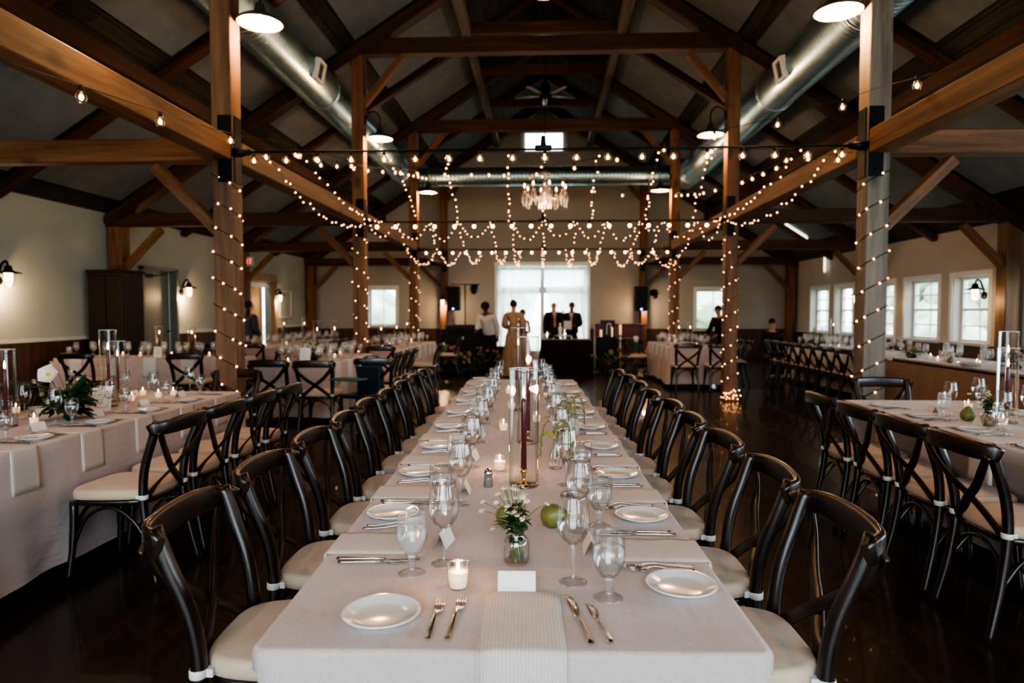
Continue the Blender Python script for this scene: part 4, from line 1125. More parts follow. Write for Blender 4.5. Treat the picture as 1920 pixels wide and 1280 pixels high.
def pear(loc, label, rz=0, s=1.0, tilt=0.0):
    m = MB(); rot = Euler((tilt, 0, rz)).to_matrix()
    prof = [(.001, 0), (.015, .001), (.028, .008), (.035, .022), (.036, .034), (.031, .048), (.022, .060), (.016, .070), (.011, .077), (.001, .079)]
    zmin = min((rot @ V((r * math.cos(a), r * math.sin(a), z))).z for r, z in prof for a in (0, 1.57, 3.14, 4.71))
    prof = [(max(r, .001) * s if r > .001 else .001, z * s) for r, z in prof]
    m.lathe(prof, (0, 0, -zmin * s), 20, rot=rot); t = thing('pear', label, 'pear', loc)
    m.build('fruit', M['pear'], t)
    m = MB(); m.tube([rot @ V((0, 0, .078 * s)) - V((0, 0, zmin * s)), rot @ V((.003, 0, .09 * s)) - V((0, 0, zmin * s)), rot @ V((.008, 0, .098 * s)) - V((0, 0, zmin * s))], .0015, 5); m.build('stalk', M['cabinet'], t)
pear((-.135, 2.03, H), 'green pear on its side by the chamomile vase, cream-wall side', 2.2, .95, 1.35)
pear((.005, 2.07, H), 'large green pear by the chamomile vase, window side', 1.0, 1.05, 1.2)

def shaker(loc, label):
    t = thing('salt_shaker', label, 'shaker', loc)
    link('glass_body', MB().lathe([(.001, 0), (.017, 0), (.018, .004), (.0155, .03), (.014, .045), (.001, .045)], seg=10).mesh('shaker', mat('pepper_glass', (.22, .2, .19), .15, coat=.5)), t)
    link('cap', MB().lathe([(.015, .044), (.0165, .046), (.0165, .056), (.012, .066), (.005, .071), (.001, .072)], seg=14).mesh('cap', M['steel']), t)
shaker((-.207, 2.53, H), 'small faceted shaker with a metal cap near the votive candle')

def daisy(m, c, r, nrm, petal=1, yolk=2, n=11):
    nrm = V(nrm).normalized(); s = nrm.orthogonal().normalized(); t = nrm.cross(s)
    for i in range(n):
        a = 2 * PI * i / n; d = s * math.cos(a) + t * math.sin(a)
        p = d.cross(nrm) * r * .22
        m.add([c + d * r * .25 - p * .6, c + d * r - p, c + d * r * 1.08, c + d * r + p, c + d * r * .25 + p * .6], [(0, 1, 2, 3, 4)], petal, False)
    m.ball(c + nrm * r * .12, r * .36, 8, 5, yolk)

def chamomile(loc, label, seed=2, s=1.0, n=34):
    rnd = random.Random(seed); t = thing('chamomile_vase', label, 'flower vase', loc)
    link('glass_vase', MB().lathe([(.001, .003), (.030, .003), (.0335, .010), (.034, .055), (.030, .066), (.022, .074), (.021, .082), (.027, .094), (.0285, .096), (.0265, .096), (.020, .084), (.0205, .075), (.029, .064), (.0325, .054), (.032, .012), (.028, .006), (.001, .006)], seg=32).mesh('vase', M['glass']), t)
    link('water', MB().lathe([(.001, .005), (.029, .007), (.0315, .02), (.0315, .022), (.001, .022)], seg=24).mesh('w', M['water']), t)
    st = MB(); lf = MB(); fl = MB()
    for i in range(n):
        a = rnd.uniform(0, 2 * PI); b = rnd.uniform(.005, .055) if i % 7 else .10; hh = rnd.uniform(.135, .205) - b * .25
        base = V((math.cos(a + PI) * .022, math.sin(a + PI) * .022, .008)); mid = V((math.cos(a) * .006, math.sin(a) * .006, .09))
        tip = V((math.cos(a) * b * .95 - .012, math.sin(a) * b * .8, hh))
        st.tube(spline([base, mid, mid.lerp(tip, .5) + V((0, 0, .012)), tip], 4), .0011, 5)
        daisy(fl, tip, rnd.uniform(.0062, .0088), V((tip.x * 3 + rnd.uniform(-.2, .2), -.35 + rnd.uniform(-.3, .3), 1)), 0, 1)
        if i % 2: lf.leaf(mid.lerp(tip, .2), mid.lerp(tip, .35) + V((math.cos(a + 1) * .03, math.sin(a + 1) * .03, .004)), .012)
    for i in range(110):
        a = rnd.uniform(0, 2 * PI); z = rnd.uniform(.060, .150); q = rnd.uniform(.002, .014)
        p = V((math.cos(a) * q, math.sin(a) * q, z)); d = V((math.cos(a), math.sin(a), rnd.uniform(-.5, .6))) * rnd.uniform(.014, .036 if z > .09 else .015)
        lf.leaf(p, p + d, .015)
    st.build('stems', M['stem'], t); lf.build('leaves', M['leaf'], t); fl.build('daisies', [M['petal'], M['yolk']], t)
    if s != 1: t.scale = (s, s, s)
    return t
chamomile((-.069, 1.756, H), 'small glass vase of chamomile behind the near end place card', 4)
chamomile((2.66, 4.12, H), 'small vase of chamomile on the window-side table', 9, 1.0, 24)

def amaranth(loc, label, seed, n=5, h=.20):
    rnd = random.Random(seed); t = thing('amaranth_vase', label, 'flower vase', loc)
    link('bud_vase', MB().lathe([(.001, .003), (.026, .003), (.030, .01), (.028, .06), (.012, .10), (.010, .15), (.014, .165), (.0125, .165), (.008, .15), (.010, .10), (.001, .008)], seg=20).mesh('bv', M['glass']), t)
    m = MB(); lf = MB()
    for i in range(n):
        a = rnd.uniform(0, 2 * PI) if i else .2; r = rnd.uniform(.05, .10); top = V((math.cos(a) * r * .5, math.sin(a) * r * .5, h + rnd.uniform(-.03, .03)))
        end = V((math.cos(a) * r, math.sin(a) * r, rnd.uniform(.02, .12)))
        pts = spline([(0, 0, .02), (0, 0, .16), top, top.lerp(end, .35) + V((math.cos(a) * .02, math.sin(a) * .02, .0)), end], 5)
        m.tube(pts[:10], .0014, 5); q_ = along(pts[9:], .004)
        for j, p_ in enumerate(q_): m.ball(p_ + V((rnd.uniform(-.003, .003), rnd.uniform(-.003, .003), 0)), rnd.uniform(.0028, .0050), 5, 4)
        for j in range(2): lf.leaf(top * .8, top * .8 + V((math.cos(a + j) * .05, math.sin(a + j) * .05, -.02)), .025)
    m.build('drooping_tassels', M['amaranth'], t); lf.build('leaves', M['leaf_pale'], t)
amaranth((.055, 2.83, H), 'hanging green amaranth just behind the first glass cylinder', 3)
amaranth((.13, 3.35, H), 'hanging green amaranth reaching toward the window-side glasses', 5, 4, .23)

def arrangement(name, loc, label, seed, w=.2, h=.2, blooms=(('petal', 3),), cat='flowers', leafm='leaf', nl=70, bowl=True, leafs=.09):
    rnd = random.Random(seed); t = thing(name, label, cat, loc)
    if bowl: link('bowl', MB().lathe([(.001, 0), (.05, 0), (.07, .03), (.075, .06), (.07, .06), (.001, .03)], seg=20).mesh('bowl', M['black']), t)
    lf = MB()
    for i in range(nl):
        a = rnd.uniform(0, 2 * PI); e = rnd.uniform(-.1, 1.3); r = rnd.uniform(.15, .8)
        c = V((math.cos(a) * w * r * math.cos(e * .8), math.sin(a) * w * .7 * r * math.cos(e * .8), max(.02, h * r * math.sin(max(e, .05)) + .04)))
        d = V((math.cos(a) * math.cos(e), math.sin(a) * math.cos(e), math.sin(e) * .7)) * rnd.uniform(.5, 1.1) * leafs
        tip = c + d; tip.z = max(.004, tip.z); lf.leaf(c, tip, leafs * .42, bend=.25)
    lf.build('foliage', M[leafm], t)
    st = MB(); fl = {}
    for kind, n in blooms:
        for i in range(n):
            a = rnd.uniform(0, 2 * PI); r = rnd.uniform(.2, .95); z = h * rnd.uniform(.45, 1.15)
            c = V((math.cos(a) * w * r, -abs(math.sin(a)) * w * .5 * r, z)); st.tube([(c.x * .2, c.y * .2, .05), (c.x * .7, c.y * .7, z * .6), c], .002, 5)
            b = MB(); rr = rnd.uniform(.020, .032) * (1.0 if w < .3 else w / .3)
            nr = V((c.x * 2, -.8, .7)).normalized(); s = nr.orthogonal().normalized(); tt = nr.cross(s)
            for ring, (q, lift) in enumerate(((1, .1), (.7, .35), (.4, .55))):
                for j in range(6):
                    aa = 2 * PI * j / 6 + ring * .5; d = s * math.cos(aa) + tt * math.sin(aa)
                    b.leaf(c, c + (d * q + nr * lift) * rr, rr * .9, 0, nr, -.2)
            b.ball(c + nr * rr * .25, rr * .25, 8, 5, 1)
            b.build('blossom', [M[kind], M['yolk']], t)
    st.build('stems', M['stem'], t)
    return t

# ---- number 7 table
Tl, rl, Ll, Wl = TAB['left']
for k in range(5):
    v = .38 + .50 * k
    place_side(Tl, rl, Wl, v, 1, k, 'aisle side of the number 7 table', order=-1, frosted=False)
    if k >= 1: place_side(Tl, rl, Wl, v + .02, -1, k, 'wall side of the number 7 table', order=1, frosted=False)
vase_a.put(tuple(on(12, 800, H)), 0, 'glass cylinder with a dark taper at the near end of the number 7 table')
vase_b.put(tuple(on(205, 762, H)), 0, 'taller glass cylinder by the number 7 frame, nearer of two')
vase_a.put(tuple(on(222, 752, H)), 0, 'shorter glass cylinder just behind the number 7 frame')
for i, (x, y) in enumerate(((64, 796), (247, 752), (297, 746), (268, 742), (325, 742), (30, 775))):
    votive.put(tuple(on(x, y, H)), 0, f'lit votive candle, {ORD[i]} of the six scattered on the number 7 table')
c = on(130, 786, H)
t = thing('table_arrangement', 'leafy centrepiece with a white poppy beside the number 7 frame', 'flowers', c)
t.scale = (1.25, 1.25, 1.2)
rnd = random.Random(12); lf = MB()
for i in range(80):
    a = rnd.uniform(0, 2 * PI); r = rnd.uniform(.02, .12); z = rnd.uniform(.02, .17)
    p = V((math.cos(a) * r * .6, math.sin(a) * r * .6, z)); d = V((math.cos(a), math.sin(a) * .8, rnd.uniform(-.5, .5))) * rnd.uniform(.06, .12)
    q = p + d; q.z = max(.006, q.z); lf.leaf(p, q, .055, bend=.2)
for q in ((.12, -.03, .23), (.15, 0, .20), (-.15, 0, .10)): lf.leaf((.03, 0, .1), q, .07, bend=-.1)
lf.build('foliage', M['leaf'], t)
st = MB(); fl = MB()
pc = V((-.075, -.03, .235)); st.tube(spline([(0, 0, .05), (-.05, -.01, .15), pc], 4), .0025, 6)
for q in ((-.16, -.02, .20), (-.14, .0, .13), (.03, -.02, .26), (-.1, .02, .29)):
    st.tube(spline([(0, 0, .06), (q[0] * .5, q[1], q[2] * .7), q], 4), .0015, 5)
st.build('stems', M['stem'], t)
nr = V((.15, -1, .35)).normalized(); s_ = nr.orthogonal().normalized(); tt = nr.cross(s_)
for ring, (q, l_, n_) in enumerate(((.052, .01, 5), (.045, .016, 4))):
    for j in range(n_):
        a = 2 * PI * j / n_ + ring * .7; d = s_ * math.cos(a) + tt * math.sin(a); fl.leaf(pc, pc + d * q + nr * l_, q * 1.35, 0, nr, -.15)
fl.ball(pc + nr * .006, .011, 10, 6, 1); fl.build('poppy', [M['petal'], M['yolk']], t)
fl = MB()
for q in ((-.16, -.02, .20), (-.14, .0, .13), (.03, -.02, .26), (-.1, .02, .29), (.0, -.07, .12), (-.05, -.08, .10)):
    for j in range(7):
        a = j * .9; fl.leaf(q, V(q) + V((math.cos(a) * .016, -.004, math.sin(a) * .016)), .014)
fl.build('small_blossoms', [M['petal_cream']], t)

def number_frame(loc, rz, label, digit, w=.12, h=.17, tilt=.12):
    t = thing('table_number', label, 'table number', loc, rz)
    rot = Euler((-tilt, 0, 0)).to_matrix()
    m = MB(); m.box(rot @ V((0, 0, h / 2)), (w, .008, h), 0, rot); m.build('card_board', M['card'], t)
    m = MB(); m.box(rot @ V((0, .02, .045)) , (w * .7, .006, .10), 0, Euler((.35, 0, 0)).to_matrix()); m.build('stand', M['card'], t)
    k = MB()
    def P(x, z): return rot @ V((x, -.0048, z))
    def ln(pts, r=.0009, cl=False): k.tube([P(*p) for p in pts], r, 4, closed=cl)
    if digit == '7':      # scalloped double outline round a serif seven
        a, b = w * .36, h * .34; cz = h * .5; n = 72; pts = []
        for i in range(n):
            th = 2 * PI * i / n; c, s = math.cos(th), math.sin(th); e = .55
            x = abs(c) ** e * (1 if c > 0 else -1) * a * (1 + .07 * math.cos(4 * th)); z = abs(s) ** e * (1 if s > 0 else -1) * b * (1 + .05 * math.cos(4 * th))
            pts.append((x, cz + z))
        ln(pts, .0009, True)
        for sx in (-1, 1):
            for sz in (-1, 1): ln([(sx * a * .93 + .006 * math.cos(i), cz + sz * b * .93 + .006 * math.sin(i)) for i in range(7)], .0007)
        ln([(-.020, cz + .016), (-.021, cz + .027), (.022, cz + .027), (.010, cz + .005), (.002, cz - .030)], .0013)
        ln([(-.008, cz - .030), (.011, cz - .030)], .0010)
    else:
        for i in range(5): ln([(-w * .3, h * (.75 - .12 * i)), (w * .3 * (1 if i % 2 else .8), h * (.75 - .12 * i))], .0009)
    k.build('printed_border', M['ink'], t); return t
number_frame(on(190, 771, H), R(8), 'white card with an ornate border and the number 7', '7')

# ---- window-side table
Tr, rr_, Lr, Wr = TAB['right']
for k in range(4):
    v = .73 + .495 * k
    place_side(Tr, rr_, Wr, v, -1, k, 'aisle side of the window-side table', order=1, frosted=(k == 3))
    place_side(Tr, rr_, Wr, v - .02, 1, k, 'far side of the window-side table', order=-1, frosted=False)
vase_a.put((2.80, 4.17, H), 0, 'glass cylinder with a burgundy taper on the window-side table, in front')
vase_b.put((3.02, 4.50, H), 0, 'glass cylinder with a lit taper on the window-side table, behind')
pear((2.60, 4.22, H), 'green pear standing by the chamomile on the window-side table', 0, 1.15, .1)
t = thing('fruit_glass', 'low glass bowl of lemon slices on the window-side table', 'bowl', (2.60, 4.02, H))
link('glass_bowl', MB().lathe([(.001, .002), (.026, .002), (.030, .006), (.046, .066), (.048, .070), (.0455, .070), (.028, .008), (.001, .006)], seg=24).mesh('fg', M['glass']), t)
for i, q in enumerate(((.0, .0, .022), (.014, .008, .036), (-.014, -.004, .038), (.004, -.014, .046))):
    link('lemon_piece', MB().ball(q, (.016, .014, .011), 12, 8, rot=Euler((i, i * 2, 0)).to_matrix()).mesh('lemon', M['lemon']), t)
t = thing('caviar_pears', 'dark figs and a small pear at the edge of the window-side table', 'fruit', (3.02, 3.75, H)); bpy.data.objects.remove(t)
pear((2.95, 3.62, H), 'dark green pear near the outer goblets of the window-side table', 1, 1, .9)
for i, (x, y) in enumerate(((2.74, 3.78), (2.70, 4.05), (3.02, 4.0), (2.9, 4.7))):
    votive.put((x, y, H), 0, f'lit votive candle, {ORD[i]} from the near end of the window-side table')

napk_far = kit('folded_napkin', 'napkin', [('n', (lambda me: (me.materials.clear(), me.materials.append(M['linen_white']), me)[2])(napkin_mesh(.22, .26, .19)))])
# ---- far tables: glasses, plates, cards in numbers
def dress_far(key, tail, vs, us=(-.34, .34), cross=False, plates=True, vases=(), votives=(), seed=0):
    T_, rz, L, W = TAB[key]; rnd = random.Random(seed)
    gW = f'stemmed wine glasses on {tail}'; gG = f'water goblets on {tail}'; gP = f'white plates on {tail}'; gN = f'napkins on {tail}'
    for v in vs:
        for u in us:
            s = 1 if u > 0 else -1
            if cross: A = lambda du, dv: T_(v + dv * s, L / 2 + s * (L / 2 - .13) - s * du, H)
            else: A = lambda du, dv: T_(u - s * du, v + dv, H)
            j = lambda: rnd.uniform(-.02, .02)
            far_wine.put(A(.13 + j(), .16 + j()), 0, f'stemmed wine glass standing on {tail}', gW)
            far_gob.put(A(.06 + j(), .22 + j()), 0, f'water goblet standing on {tail}', gG)
            far_wine.put(A(.10 + j(), -.10 + j()), 0, f'stemmed wine glass standing on {tail}', gW)
            if plates: plate.put(A(-.01 + j() * .5, -.22), 0, f'white side plate lying on {tail}', gP)
            if not plates: continue
            if not cross: napk_far.put(T_(s * W / 2, v + .0, H), rz + (-PI / 2 if s < 0 else PI / 2), f'pale napkin hanging from {tail}', gN)
            else:
                if s < 0: napk_far.put(T_(v, 0, H), rz, f'pale napkin hanging from {tail}', gN)
    for i, (u, v, kd) in enumerate(vases):
        (vase_a, vase_b, vase_c)[kd].put(T_(u, v, H), 0, f'{ORD[i]} glass cylinder with a lit taper on {tail}')
    for u, v in votives:
        votive.put(T_(u, v, H), 0, f'lit votive candle glowing on {tail}', f'votives on {tail}')
dress_far('l2a', 'the table with the white number', (.35, .9, 1.45, 1.95), vases=((.0, .95, 1), (.14, 1.3, 1)), votives=((-.12, .15), (.05, .4), (.1, 1.7), (-.2, .9), (.2, 1.1)), seed=1)
dress_far('l2b', 'the table behind the second cream-wall post', (.3, .85, 1.4, 1.95, 2.5, 3.05, 3.5), vases=((.0, 2.0, 0), (.12, 2.4, 1), (0, .8, 0)), votives=((.1, .5), (.0, 1.4), (.1, 2.9)), seed=2)
dress_far('l3', 'the crosswise table by the dark cabinet', (-1.0, -.45, .1, .65), us=(-.3, .3), cross=True, vases=((-.10, .6, 0), (.38, .65, 0), ), votives=((-.55, .4), (-.25, .35), (-.05, .5), (.2, .4), (.75, .45), (.95, .5)), seed=3)
dress_far('l4', 'the far table by the pine doorway', (.3, .9, 1.5, 2.1, 2.7, 3.3, 3.85), vases=((-.1, 1.6, 1), (.15, 2.1, 1)), votives=((.0, .4), (.1, 1.2)), seed=4)
dress_far('r2', 'the table behind the second window-wall post', (.3, .85, 1.4, 1.95, 2.4), vases=((-.1, 1.1, 0), (.15, 1.2, 0)), votives=((.1, .4), (.0, 2.0)), seed=5)
dress_far('r3b', 'the far table lined with eight chairs', (.3, .8, 1.3, 1.8, 2.3, 2.8, 3.2), vases=((-.15, .9, 0), (.1, 1.5, 0), (.05, 2.6, 1)), votives=((-.2, .2), (.0, .6), (.1, 1.1), (-.1, 2.0)), seed=6)
dress_far('r3a', 'the tan skirted serving table', (.9, 1.6, 2.4, 3.2), plates=False, vases=((-.05, 1.3, 0), (.2, 1.15, 0)), votives=((-.3, .55), (-.25, 1.9), (-.3, 2.7), (.0, 3.4), (-.1, 2.2)), seed=7)
number_frame(TAB['l2a'][0](.08, .22, H), 0, 'white table number card on the table behind the first cream-wall post', 'x', .14, .2)
number_frame(TAB['l3'][0](.10, .2, H), 0, 'white card standing among votives on the crosswise table', 'x', .12, .16)
arrangement('table_arrangement', TAB['l2a'][0](.02, .75, H), 'yellow and green flowers on the table with the white number', 21, .18, .22, (('petal_cream', 4), ('yolk', 2)), leafm='leaf_mid')
arrangement('table_arrangement', TAB['l3'][0](.42, .45, H), 'blush flowers between the cylinders of the crosswise table', 22, .16, .2, (('petal_pink', 4), ('petal', 3)), leafm='leaf_mid')
arrangement('table_arrangement', TAB['l3'][0](1.05, .45, H), 'cream flowers at the arcade end of the crosswise table', 23, .14, .16, (('petal', 4),), leafm='leaf_mid')
arrangement('table_arrangement', (5.48, 8.05, H), 'blush roses and dark leaves on the tan skirted serving table', 24, .20, .20, (('petal_pink', 6), ('petal', 3), ('petal_orange', 2)), leafm='leaf')
arrangement('table_arrangement', (5.35, 10.0, H), 'pale yellow blooms on the serving table beside the first window-wall post', 25, .14, .2, (('petal_cream', 6),), leafm='leaf_pale')
arrangement('table_arrangement', TAB['r3b'][0](-.1, 3.0, H), 'tall cream flowers by the seated person in dark clothes', 26, .16, .30, (('petal_cream', 6),), leafm='leaf_mid')
arrangement('table_arrangement', TAB['l2b'][0](.0, 1.4, H), 'low green flowers halfway along the table behind the second cream-wall post', 27, .16, .2, (('petal_cream', 3),), leafm='leaf_mid')
for i, (x, y) in enumerate(((5.27, 8.95), (5.36, 9.1), (5.4, 7.35))):
    pear((x, y, H + .002), f'green pear, {ORD[i]} of three on the serving table', i, 1, .3)
t = thing('flower_bowl', 'white bowl heaped with pale hydrangea on the serving table', 'flowers', (5.42, 9.25, H + .002))
link('bowl', MB().lathe([(.001, 0), (.045, 0), (.075, .07), (.07, .07), (.001, .01)], seg=20).mesh('b', M['china']), t)
m = MB(); rnd = random.Random(5)
for i in range(40):
    a = rnd.uniform(0, 6.28); e = rnd.uniform(0, 1.5); q = V((math.cos(a) * math.cos(e), math.sin(a) * math.cos(e), math.sin(e))) * .075 + V((0, 0, .08)); m.ball(q, .017, 6, 4)
m.build('blossoms', M['petal'], t)
t = thing('serving_dish', 'shallow white oval dish on the serving table before the pears', 'dish', (5.22, 8.45, H + .002))
link('dish', MB().lathe([(.001, .002), (.07, .002), (.12, .04), (.125, .044), (.118, .044), (.07, .010), (.001, .008)], seg=28, sy=1.5).mesh('d', M['china']), t)

# booster seats
def booster(loc, rz, label, mt):
    t = thing('booster_seat', label, 'booster seat', loc, rz)
    m = MB(); out = rrect(.25, .36, .3, 5); hole = [(.05 * math.cos(a), .15 + .022 * math.sin(a)) for a in [2 * PI * i / 24 for i in range(24)]]
    # back panel with a handle slot: ring of quads between slot and outline
    o2 = []
    for i in range(24):
        a = 2 * PI * i / 24; d = V((math.cos(a), math.sin(a))); best = 9
        for k in range(len(out)):
            p, q = V(out[k]), V(out[(k + 1) % len(out)]); e = q - p; den = d.x * e.y - d.y * e.x
            if abs(den) < 1e-9: continue
            w = p - V((0, .15)); tt_ = (w.x * e.y - w.y * e.x) / den; ss = (w.x * d.y - w.y * d.x) / den
            if tt_ > 0 and -.001 <= ss <= 1.001: best = min(best, tt_)
        o2.append((d.x * best, .15 + d.y * best))
    vs = []
    for y in (-.012, .012):
        for p in o2: vs.append((p[0], y, p[1] + .2))
        for p in hole: vs.append((p[0], y, p[1] + .2))
    fs = []
    for i in range(24):
        j = (i + 1) % 24; fs += [(i, j, 24 + j, 24 + i), (48 + i, 72 + i, 72 + j, 48 + j), (i, 48 + i, 48 + j, j), (24 + i, 24 + j, 72 + j, 72 + i)]
    m.add(vs, fs, 0, False); m.build('backrest', mt, t)
    m = MB(); m.box((0, .16, .03), (.28, .34, .06), ch=.015)
    for s in (-1, 1): m.box((s * .125, .14, .12), (.03, .26, .16), ch=.012)
    m.build('seat_shell', mt, t)
    return t
def high_chair(loc, rz, label):
    t = thing('high_chair', label, 'high chair', loc, rz)
    m = MB(); m.box((0, 0, .50), (.34, .32, .04), ch=.01); m.box((0, -.15, .66), (.30, .03, .30), ch=.01); m.build('seat', M['booster'], t)
    m = MB(); m.box((0, .22, .70), (.36, .22, .02), ch=.008); m.build('tray', M['tealplastic'], t)
    for sx in (-1, 1):
        for sy in (-1, 1):
            m = MB(); m.tube([(sx * .15, sy * .13, .5), (sx * .22, sy * .24, 0)], .014, 6); m.build('leg', M['booster'], t)
    m = MB(); m.box((0, .1, .12), (.42, .2, .02), ch=.006); m.build('footrest', M['tealplastic'], t)
B1 = on(690, 770, .45); 
st_ = booster((-2.08, 8.08, .517), R(12), 'navy blue plastic booster seat with a handle slot in its back', M['booster'])
seat(-2.05, 8.2, R(8), 'crossback chair carrying the navy booster seat')
high_chair((-2.02, 7.35, 0), R(160), 'dark folding high chair with a pale tray beside the booster seat')
# ================================================================== LIGHT FIXTURES
WARM = (1.0, .62, .32); WARM2 = (1.0, .60, .30)
def barn_lamp(x, y, z, sx, label, power=55, r=.205, post=True):
    t = thing('barn_lamp', label, 'lamp', (x, y, z))
    m = MB(); m.lathe([(r, .0), (r * 1.02, .006), (r * .93, .035), (r * .70, .062), (r * .42, .085), (.055, .115), (.04, .18), (.001, .19)], seg=36); m.build('lamp_shade', M['enamel_out'], t)
    m = MB(); m.lathe([(r, .0), (r * .985, .002), (r * .90, .030), (r * .67, .057), (r * .40, .079), (.045, .10), (.001, .104)], seg=36); m.build('shade_lining', M['enamel'], t)
    m = MB(); m.ball((0, 0, .045), (.032, .032, .040), 14, 10); m.build('light_bulb', M['lampglow'], t)
    if post:
        d = sx * 2.9 - x
        m = MB(); m.tube(spline([(0, 0, .18), (0, 0, .34), (d * .35, 0, .44), (d * .8, 0, .40), (d, 0, .30)], 5), .011, 8); m.box((d * .97, 0, .30), (.02, .09, .12)); m.build('gooseneck_arm', M['iron'], t)
    else:
        m = MB(); m.tube([(0, 0, .18), (0, 0, roofz(x) - z)], .008, 6); m.build('drop_rod', M['iron'], t)
    lamp('lamp_light', 'POINT', (x, y, z - .12), power, WARM2, .05)
for sx in (-1, 1):
    for i in range(3):
        xx = sx * 2.66
        barn_lamp(xx, YP[i], [4.13, 4.24, 4.19][i], sx, f'white-lined barn lamp on the {ROWN[i]} post of the {SIDE[sx]} arcade', 95 if i == 0 else 85)
for sx in (-1, 1): barn_lamp(sx * 2.66, 1.67, 4.13, sx, f'barn lamp over the near end of the tables on the {SIDE[sx]} arcade', 100)
barn_lamp(0.01, 11.0, 6.50, 1, 'barn lamp hanging under the ridge, cut off by the top edge', 20, .2, False)

def sconce(loc, nx, ny, label, power=16):
    """wall lamp: nx, ny point away from the wall"""
    t = thing('caged_sconce', label, 'sconce', loc); t.scale = (1.35, 1.35, 1.35)
    n = V((nx, ny, 0)).normalized(); w = -n * .16 / 1.35
    m = MB(); m.tube(spline([w + V((0, 0, -.02)), w * .6 + V((0, 0, .13)), w * .2 + V((0, 0, .17)), V((0, 0, .13))], 4), .011, 8)
    rot = n.to_track_quat('Z', 'Y').to_matrix(); m.lathe([(.001, 0), (.045, 0), (.045, .02), (.001, .022)], w + V((0, 0, -.02)), 14, rot=rot); m.build('wall_bracket', M['iron'], t)
    m = MB(); m.lathe([(.001, .13), (.03, .125), (.035, .09), (.045, .075), (.115, .055), (.117, .050), (.045, .062), (.001, .065)], seg=24); m.build('cap_shade', M['iron'], t)
    m = MB(); m.lathe([(.038, .058), (.040, .02), (.038, -.04), (.028, -.068), (.001, -.075)], seg=16); m.build('glass_jar', M['jarglow'], t)
    m = MB()
    for i in range(6):
        a = PI * i / 3; c, s = math.cos(a), math.sin(a); m.tube([(c * .046, s * .046, .06), (c * .048, s * .048, -.02), (c * .036, s * .036, -.075), (0, 0, -.09)], .002, 4)
    for z in (.01, -.035): m.tube([(.048 * math.cos(a), .048 * math.sin(a), z) for a in [2 * PI * i / 16 for i in range(16)]], .002, 4, closed=True)
    m.build('wire_cage', M['iron'], t)
    lamp('sconce_light', 'POINT', (loc[0] + n.x * .02, loc[1] + n.y * .02, loc[2] - .12), power, WARM, .04)
def wl(px, py, x):           # depth at which a photo column meets the wall x = const
    a = ray(px, py); k = x / a.x; return a.y * k, CAMP.z + a.z * k
for i, (px, py, w) in enumerate(((16, 522, 'nearest the cream table tops'), (340, 545, 'beyond the grey-green door'), (525, 558, 'beyond the pine doorway'))):
    y, z = wl(px, py, XL + .18); y = 13.16 if i == 1 else y; sconce((XL + .18, y, z), 1, 0, f'caged wall sconce on the cream wall, {["before the dark cabinet", "beside the grey-green door", "beyond the pine doorway"][i]}', 42)
y = 10.6; q = at(1828, 552, 10.75); sconce((7.0, q.y * 7.0 / q.x, 1.72), -1, 0, 'caged sconce before the side windows on the first short window-wall post', 16)
q = at(1580, 563, 15.3); sconce((6.98, 15.35, 1.72), -1, 0, 'caged sconce before the side windows on the second short window-wall post', 16)
sconce((-3.0, 20.02, 1.72), 0, -1, 'caged sconce on the bare fourth post beside the loudspeaker', 55)
sconce((3.0, 20.02, 1.72), 0, -1, 'caged sconce on the bare fourth post behind the window-side loudspeaker', 55)

# slim ceiling strip light, and a glowing tube added for a wall light patch
for i, (p0, p1) in enumerate((((6.15, 17.5, roofz(6.15) - .10), (6.72, 17.5, roofz(6.72) - .10)), ((7.42, 18.15, 2.92), (7.42, 18.15, 2.45)))):
    t = thing('glowing_strip', ['slim lit tube on the sloping ceiling above the far windows', 'glowing tube added for a patch of light on the wall above the far windows'][i], 'lamp', p0)
    m = MB(); m.tube([V((0, 0, 0)), V(p1) - V(p0)], .03, 8); m.build('tube', glow('tube_light', (1, .95, .8), 2.5), t)
    m = MB(); d = (V(p1) - V(p0)); m.box((0, 0, .02), (.06, .06, .04)); m.box(d + V((0, 0, .02)), (.06, .06, .04)); m.build('end_cap', M['white_trim'], t)

